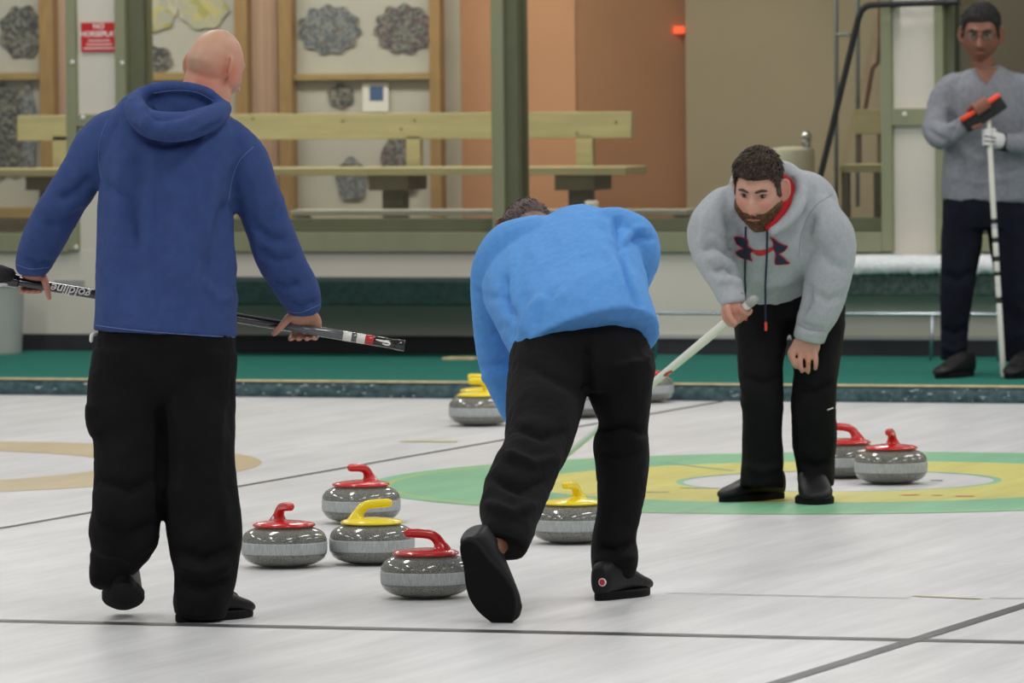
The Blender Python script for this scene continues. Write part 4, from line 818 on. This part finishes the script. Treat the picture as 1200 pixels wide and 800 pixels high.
tone(pC, 'b98f7c', [(Mp(0, -.12, -.03), .02, 'bb7f6e'), (Mp(.045, -.08, -.02), .028, 'bd8070'), (Mp(-.045, -.08, -.02), .028, 'bd8070'), (Mp(.085, .02, 0), .03, 'c08070'), (Cc(943, 425, -.16), .05, 'bb8674'), (Cc(862, 370, -.4), .05, 'b37868')])
face_parts(MC, pC, 'hair_brown', .0042)
def hairC(P):
    x, y, z = P[:, 0], P[:, 1], P[:, 2]; line = np.interp(y, [-.11, -.06, -.045, -.034, -.006, .0, .034, .045, .1], [.060, .058, .05, -.012, -.014, .034, .034, -.03, -.062])
    return np.clip((z - line) / .014, -1, 1)
shell(MC, hairC, .024, 'hair', 'hair_brown', pC, .002, 110, 2, lump=.005, tufts=1500, tl=.028, sides=.22, flow=lambda p: Vector((-.25, -.8 if p.z > .05 else .2, .7 if p.y < -.05 else -.5)))
def beardC(P):
    lower = np.clip((-.040 - np.clip((np.abs(P[:, 0]) - .04) / .03, 0, 1) * -.022 - P[:, 2]) / .014, -1, 1) * np.clip((.02 - P[:, 1]) / .02, 0, 1)
    mouth = (np.abs(P[:, 0]) < .021) & (P[:, 2] < -.0575) & (P[:, 2] > -.071) & (P[:, 1] < 0); side = (P[:, 1] > -.004); nose = (np.abs(P[:, 0]) < .016) & (P[:, 2] > -.047) & (P[:, 1] < -.08)
    return np.where(mouth | side | nose, 0, lower)
shell(MC, beardC, .008, 'beard', 'beard', pC, .002, 120, 6, lump=.002, tufts=900, tl=.014, tr=.0022, flow=lambda p: Vector((0, -.2, -1)))
cC = garment('hoodie', [c_torso, c_rarm, c_larm, c_hood], DC, 'grey_knit', pC, .0085, 4, (.0045, 9),
    [([(822, 292), (838, 286), (856, 300)], -.011, 5), ([(828, 305), (842, 300), (858, 312)], .009, 5), ([(834, 318), (848, 312), (862, 322)], -.010, 4), ([(842, 330), (856, 326), (868, 334)], .007, 4), ([(856, 300), (862, 275), (850, 250)], -.010, 6), ([(945, 300), (944, 275), (955, 250)], -.011, 6), ([(946, 330), (948, 352), (938, 372)], -.009, 5), ([(958, 290), (975, 310), (990, 315)], -.006, 6), ([(952, 340), (970, 352), (988, 345)], -.006, 5), ([(875, 320), (900, 332), (935, 325)], .006, 7), ([(935, 376), (950, 384), (968, 386)], -.006, 4), ([(862, 250), (870, 290), (872, 330)], -.005, 7)], seed=9)
lin_pts = [(897, 268, -.42, 4, .015), (907, 260, -.42, 6.5, .018), (917, 249, -.405, 9, .02), (923, 235, -.38, 10, .022), (924, 221, -.345, 9, .024), (918, 209, -.30, 7, .026)]
mb = MB(); tube_px(mb, lin_pts, DC); me = remesh(mb, .006, 3); link('hood_lining', me, 'red_lining', cC)
tC = bvh(cC)
# chest emblem: two mirrored hooked shapes joined by a bar, navy with a red edge
EZ = lambda L: [(850 + x / 13.333, 260 + y / 13.333) for x, y in L]
E_L = EZ([(135, 232), (215, 230), (345, 262), (362, 370), (410, 410), (440, 440), (395, 480), (410, 560), (422, 600), (370, 580), (260, 552), (195, 515), (170, 470), (215, 432), (280, 405), (215, 365), (165, 300)])
E_R = EZ([(705, 238), (770, 267), (840, 320), (910, 357), (965, 372), (943, 420), (900, 460), (838, 488), (900, 542), (950, 592), (1000, 638), (900, 652), (787, 652), (773, 590), (785, 490), (760, 440), (740, 400), (745, 330)])
E_B = EZ([(385, 385), (440, 430), (540, 442), (650, 422), (755, 383), (755, 425), (650, 497), (540, 522), (470, 500), (420, 452)])
decal(cC, [E_B], 'red_print', 'emblem_bar', lift=.003, tree=tC)
for L in (E_L, E_R):
    e = decal(cC, [L], 'navy_print', 'emblem', lift=.0042, tree=tC); seam(cC, L + [L[0]], .0019, 'red_print', 'emblem_edge', parent=e, lift=.0042, n=90, tree=tC)
for nm, P_, tip in (('drawcord', [(874, 266), (874, 290), (873.5, 315), (873.5, 338)], [(873.5, 340), (873, 356), (874, 366)]), ('drawcord', [(899, 270), (898.5, 300), (897, 330), (897, 345)], [(897, 347), (897, 365), (897.5, 378)])):
    pts = [hit(tC, x, y, .004)[0] for x, y in cr(P_, 5)]; pts = [p for p in pts if p is not None]; last = depth(pts[-1])
    pts += [at(x, y, last - .01) for x, y in tip]; mb = MB(); tube_world(mb, pts, [.0036] * len(pts), n=8, sub=2); co = mb.build(nm, 'navy_cord', cC, True)
    mb = MB(); e = pts[-1]; tube_world(mb, [e, e + Vector((0, 0, -.026))], [.0048, .0052], n=10, sub=1); mb.build('cord_tip', 'orange_tip', co, True)
seam(cC, [(936, 300), (940, 270), (954, 243), (975, 228)], .0013, 'grey_seam', 'shoulder_seam', tree=tC); seam(cC, [(868, 343), (890, 349), (915, 350), (944, 346)], .0016, 'grey_seam', 'hem_seam', tree=tC); seam(cC, [(932, 378), (948, 386), (968, 388)], .0013, 'grey_seam', 'cuff_seam', tree=tC); seam(cC, [(818, 238), (838, 222), (858, 214)], .0013, 'grey_seam', 'shoulder_seam', tree=tC)
trC = garment('trousers', [c_pel, c_rleg, c_lleg], DC, 'black_trouser', pC, .0085, 4, (.005, 9), [([(870, 440), (895, 450), (916, 440)], -.007, 5), ([(932, 450), (955, 460), (978, 448)], -.008, 5), ([(870, 545), (894, 552), (916, 545)], .006, 5), ([(938, 540), (956, 548), (976, 540)], -.007, 5)], seed=12)
tTC = bvh(trC); seam(trC, [(970, 480), (973, 479), (976, 477.8)], .0024, 'white_tag', 'reflective_tag', tree=tTC)
mb = MB(); q0 = [Cc(947.3 + 3.4 * math.cos(a) * 1.0, 425.5, -.171 + .0115 * math.sin(a)) for a in [2 * math.pi * k / 16 for k in range(17)]]; tube_world(mb, q0, [.0022] * 17, n=6, sub=1, rounded=False); mb.build('finger_ring', 'gold', pC, True)
f1 = (-RH * .80 - FH * .60).normalized(); t1 = onz(846, 588.5) ; shoe(shoe_frame(t1 - f1 * .285, t1), pC, lace=False)
f2 = (RH * .05 - FH * 1.0).normalized(); t2 = onz(958, 592); shoe(shoe_frame(t2 - f2 * .29, t2 - f2 * .005, ZZ, 1.25), pC, lace=False)
# his white broom
L_ = (pad - SH0).length; mb = MB(); tube_world(mb, [SH0, SH0 + shaft_dir * .3, SH0 + shaft_dir * .62, SH0 + shaft_dir * (L_ - .05)], [.0165, .0165, .0135, .0115], n=16, sub=2); wb = mb.build('curling_broom', 'shaft_white', smooth=True); tagit(wb, 'white shafted curling broom reaching down to the ice from the bearded man fist', 'broom')
mb = MB(); tube_world(mb, [SH0 - shaft_dir * .012, SH0 + shaft_dir * .012], [.0182, .0182], n=14, sub=1); mb.build('end_cap', 'plate_grey', wb, True)
tw = bvh(wb); decal(wb, [[(777, 440), (780, 436.5), (787, 433.5), (788.5, 434.5), (785, 438.5), (780, 441)]], 'shaft_red', 'red_mark', lift=.0008, tree=tw)
hd = (FH * .9 - RH * .45).normalized(); up_ = Vector((0, 0, 1)); sd = up_.cross(hd); ctr = Vector((pad.x, pad.y, .0)); mb = MB(); rr = []
for x, w_, h in ((-.10, .02, .03), (-.09, .034, .042), (-.03, .04, .055), (.03, .04, .055), (.09, .034, .042), (.10, .02, .03)): rr.append([ctr + hd * x + sd * (w_ * math.cos(a)) + up_ * (.014 + (h - .014) * (.5 + .5 * math.sin(a))) for a in [2 * math.pi * k / 16 for k in range(16)]])
mb.rings(rr).build('brush_head', 'pad_black', wb, True); mb = MB(); mb.rings([[ctr + hd * (.1 * math.cos(a)) + sd * (.036 * math.sin(a)) + up_ * z for a in [2 * math.pi * k / 24 for k in range(24)]] for z in (.003, .018)]); mb.build('brush_pad', 'pad_white', wb)

# ------------------------------------------------------------------ 4: the man in the grey sweater standing on the walkway
DD = depth(onz(1130, 439, CZ)); E4 = px3(DD)
d_torso = [(1152, 80, .0, 20, .07), (1153, 90, 0, 36, .09), (1154, 104, .0, 46, .115), (1155, 130, 0, 49, .125), (1155, 165, 0, 48, .125), (1154, 200, 0, 50, .13), (1153, 236, 0, 50, .13)]
d_rarm = [(1138, 100, 0, 10, .05), (1120, 99, 0, 14, .07), (1108, 112, -.01, 16.5, .072), (1101, 132, -.03, 16, .068), (1096, 150, -.06, 15, .064), (1104, 160, -.13, 14.5, .06), (1120, 153, -.19, 12, .05), (1131, 144, -.22, 9.5, .042)]
d_larm = [(1172, 100, 0, 10, .05), (1190, 99, 0, 14, .07), (1202, 112, -.01, 16.5, .072), (1208, 135, -.03, 15.5, .068), (1210, 158, -.06, 14, .064), (1202, 168, -.12, 13, .058), (1186, 168, -.18, 11, .048), (1174, 166, -.21, 9, .04)]
d_pel = [(1153, 224, 0, 47, .12), (1153, 245, 0, 49, .125), (1153, 268, 0, 49, .12)]
d_rleg = [(1128, 250, 0, 25, .11), (1126, 290, 0, 23, .1), (1122, 330, -.01, 20, .09), (1119, 370, 0, 16.5, .08), (1118, 400, .01, 15.5, .075), (1117, 422, .02, 14.5, .07)]
d_lleg = [(1180, 250, 0, 24, .11), (1183, 290, 0, 22, .1), (1187, 330, -.01, 20, .09), (1190, 370, 0, 17.5, .08), (1192, 400, .01, 16.5, .075), (1193, 422, .02, 15.5, .07)]
MD = frame(E4(1149.5, 42, -.02), -VF * .93 - VR * .12 - ZZ * .15, ZZ + VR * .03, 1.12, 1.02)
S0, S1 = E4(1158.5, 148, -.27), E4(1176, 445, -.22); sdir = (S1 - S0).normalized(); bhc = E4(1152, 131, -.27)
bx_ = (E4(1176, 116, -.27) - E4(1129, 147, -.27)).normalized(); bz_ = (ZZ - bx_ * ZZ.dot(bx_)).normalized(); by_ = bz_.cross(bx_)
def d_extra(mb):
    add_head(mb, MD); tube_px(mb, [(1153, 102, .0, 18, .06), (1152, 86, 0, 14, .056), (1151, 68, 0, 13.5, .056)], DD)
    tube_px(mb, [(1132, 143, -.235, 7, .022), (1138, 138, -.25, 9, .022), (1145, 132, -.25, 9.5, .022)], DD)
    for i in range(4): 
        o_ = bx_ * (.034 - i * .020); tube_world(mb, [bhc + o_ - bx_ * .03 + bz_ * .046 - VF * .01, bhc + o_ + bz_ * .052 - VF * .035, bhc + o_ + bz_ * .03 - VF * .058, bhc + o_ + bz_ * .004 - VF * .058], [.012, .0115, .011, .0095], n=10)
    tube_world(mb, [E4(1134, 144, -.27), E4(1141, 149, -.30), E4(1150, 146, -.31)], [.013, .012, .010], n=10)
    tube_px(mb, [(1178, 167, -.2, 7, .024), (1168, 164, -.24, 8, .022), (1160, 163, -.255, 8, .02)], DD)
    for i in range(4): wrap(S0 + sdir * (.02 + i * .021), sdir, VF * .7 + VR * .7, .014, .0105, .3, -3.9, mb)
pD = person([d_torso, d_rarm, d_larm, d_pel, d_rleg, d_lleg], DD, 'dark haired man with glasses in grey sweater standing on the green walkway', d_extra, k=.62, kd=.6)
Md = lambda x, y, z: MD @ Vector((x, y, z))
tone(pD, '7d5442', [(Md(0, -.12, -.03), .03, '8d5c48'), (Md(0, -.08, -.085), .035, '69463a'), (E4(1150, 130, -.3), .08, '7a4b3a')])
face_parts(MD, pD, 'hair_dark', .004)
def hairD(P):
    x, y, z = P[:, 0], P[:, 1], P[:, 2]; line = np.interp(y, [-.11, -.06, -.045, -.034, -.006, .0, .034, .045, .1], [.066, .062, .05, -.012, -.014, .034, .034, -.03, -.062])
    return np.clip((z - line) / .014, -1, 1)
shell(MD, hairD, .022, 'hair', 'hair_dark', pD, .003, 80, 5, lump=.006, tufts=1300, tl=.030, sides=.3, flow=lambda p: Vector((.2, .6, .5 if p.y < -.03 else -.4)))
gl = None
for s_ in (-1, 1):
    pts = [Md(s_ * .033 + .021 * math.cos(a), -.104 + .012 * abs(math.cos(a) * .5 + s_ * .2), .008 + .015 * math.sin(a)) for a in [2 * math.pi * k / 20 for k in range(21)]]
    mb = MB(); tube_world(mb, pts, [.0016] * 21, n=6, sub=1, rounded=False)
    if s_ == -1:
        tube_world(mb, [Md(-.012, -.106, .010), Md(0, -.110, .012), Md(.012, -.106, .010)], [.0016] * 3, n=6)
    tube_world(mb, [Md(s_ * .054, -.09, .012), Md(s_ * .076, -.05, .014), Md(s_ * .08, .012, .012)], [.0018] * 3, n=6)
    o = mb.build('glasses', 'shaft_black', gl or pD, True); o.name = 'glasses' if gl is None else 'glasses_rim'
    mb = MB(); cpt = Md(s_ * .033, -.1035, .008); R3 = MD.to_3x3(); ellipsoid(mb, cpt, (R3 @ Vector((.019, 0, 0)), R3 @ Vector((0, .0012, 0)), R3 @ Vector((0, 0, .0135))), 14, 6)
    if gl is None: gl = o
    mb.build('lens', 'glass', gl, True)
cD = garment('sweater', [d_torso, d_rarm, d_larm], DD, 'grey_sweater', pD, .0095, 4, (.005, 9), [([(1108, 165), (1125, 185), (1135, 215)], -.008, 4), ([(1120, 175), (1150, 190), (1185, 180)], .006, 5), ([(1112, 130), (1120, 145), (1116, 158)], -.009, 4), ([(1110, 205), (1150, 215), (1190, 205)], .005, 5), ([(1088, 152), (1098, 160), (1112, 166)], -.006, 3)], seed=14)
tD = bvh(cD); decal(cD, [[(1138, 75), (1171, 75), (1169, 82), (1162, 91), (1156, 99), (1150, 94)]], mat('skin_brown', '7d5442', .5), 'neck_opening', parent=pD, lift=.003, tree=tD)
seam(cD, [(1137, 77), (1143, 87), (1150, 95), (1156, 100)], .004, 'grey_sweater', 'collar', tree=tD); seam(cD, [(1171, 77), (1168, 83), (1162, 92), (1156, 100)], .004, 'grey_sweater', 'collar', tree=tD); seam(cD, [(1105, 231), (1130, 235), (1160, 236), (1198, 232)], .003, 'grey_sweater', 'hem', tree=tD)
garment('trousers', [d_pel, d_rleg, d_lleg], DD, 'navy_trouser', pD, .0095, 4, (.006, 9), [([(1105, 320), (1122, 328), (1142, 318)], -.008, 5), ([(1104, 385), (1118, 392), (1134, 384)], -.007, 4), ([(1104, 405), (1118, 412), (1132, 404)], .007, 4)], seed=15)
f3 = (-RH * .62 - FH * .78).normalized(); t3 = onz(1099, 443.5, CZ); shoe(shoe_frame(t3 - f3 * .285, t3), pD)
f4 = (-RH * .35 - FH * .93).normalized(); t4 = onz(1184, 444, CZ); shoe(shoe_frame(t4 - f4 * .285, t4), pD)
# knitted glove: white fingers, black cuff
mb = MB(); tube_px(mb, [(1176, 166, -.205, 8.5, .028), (1168, 164, -.24, 9.5, .027), (1160, 163, -.258, 9, .025)], DD)
for i in range(4): wrap(S0 + sdir * (.02 + i * .021), sdir, VF * .7 + VR * .7, .0145, .0128, .3, -3.9, mb)
gv = link('glove', remesh(mb, .005, 2), 'glove_white', pD)
mb = MB(); tube_px(mb, [(1184, 168, -.185, 10.5, .034), (1178, 167, -.2, 10.5, .034), (1173, 166, -.22, 10, .031)], DD); mb.build('glove_cuff', 'glove_black', gv, True)
tG = bvh(gv)
for i in range(3): seam(gv, [(1154, 159.5 + i * 5.4), (1160, 160.5 + i * 5.4), (1167, 162 + i * 4)], .0028, 'glove_black', 'glove_stripe', tree=tG)
# his upturned broom
def segw(par, name, a, b, m_, r, n=16):
    t = (b - a).normalized(); u = t.orthogonal().normalized(); w_ = t.cross(u); mb = MB()
    mb.rings([[p + u * (q * math.cos(2 * math.pi * k / n)) + w_ * (q * math.sin(2 * math.pi * k / n)) for k in range(n)] for p, q in ((a, r * .95), (a + t * .002, r), (b - t * .002, r), (b, r * .95))]); return mb.build(name, m_, par, True)
def sy(y): t = (y - 148) / (445 - 148); return S0 + (S1 - S0) * t
ub = segw(None, 'curling_broom', sy(138), sy(256), 'shaft_white', .0135); tagit(ub, 'upturned curling broom with orange and black head held by the man in glasses', 'broom')
yy = [256, 262, 268, 278, 284, 300, 306, 318, 323, 336, 348, 355, 442]; mm_ = ['shaft_black', 'silver_print', 'shaft_white', 'shaft_black', 'shaft_white', 'shaft_black', 'shaft_white', 'shaft_black', 'shaft_white', 'shaft_white', 'shaft_black', 'shaft_white']
for a, b, m_ in zip(yy[:-1], yy[1:], mm_): segw(ub, 'black_band' if m_ == 'shaft_black' else 'pale_section', sy(a), sy(b), m_, .0137 if m_ != 'shaft_black' else .0142)
segw(ub, 'end_cap', sy(442), sy(446), 'shaft_black', .0145)
def slabw(name, m_, z0, z1, l, w_, par):
    mb = MB(); mb.rings([[bhc + bx_ * (l * q * math.copysign(abs(math.cos(a)) ** .5, math.cos(a))) + by_ * (w_ * q * math.copysign(abs(math.sin(a)) ** .8, math.sin(a))) + bz_ * z for a in [2 * math.pi * k / 28 for k in range(28)]] for z, q in ((z0, .93), (z0 + .004, 1), (z1 - .004, 1), (z1, .93))]); return mb.build(name, m_, par)
slabw('brush_head', 'pad_black', -.046, .016, .112, .045, ub); slabw('brush_pad', 'pad_orange', .016, .036, .114, .047, ub)
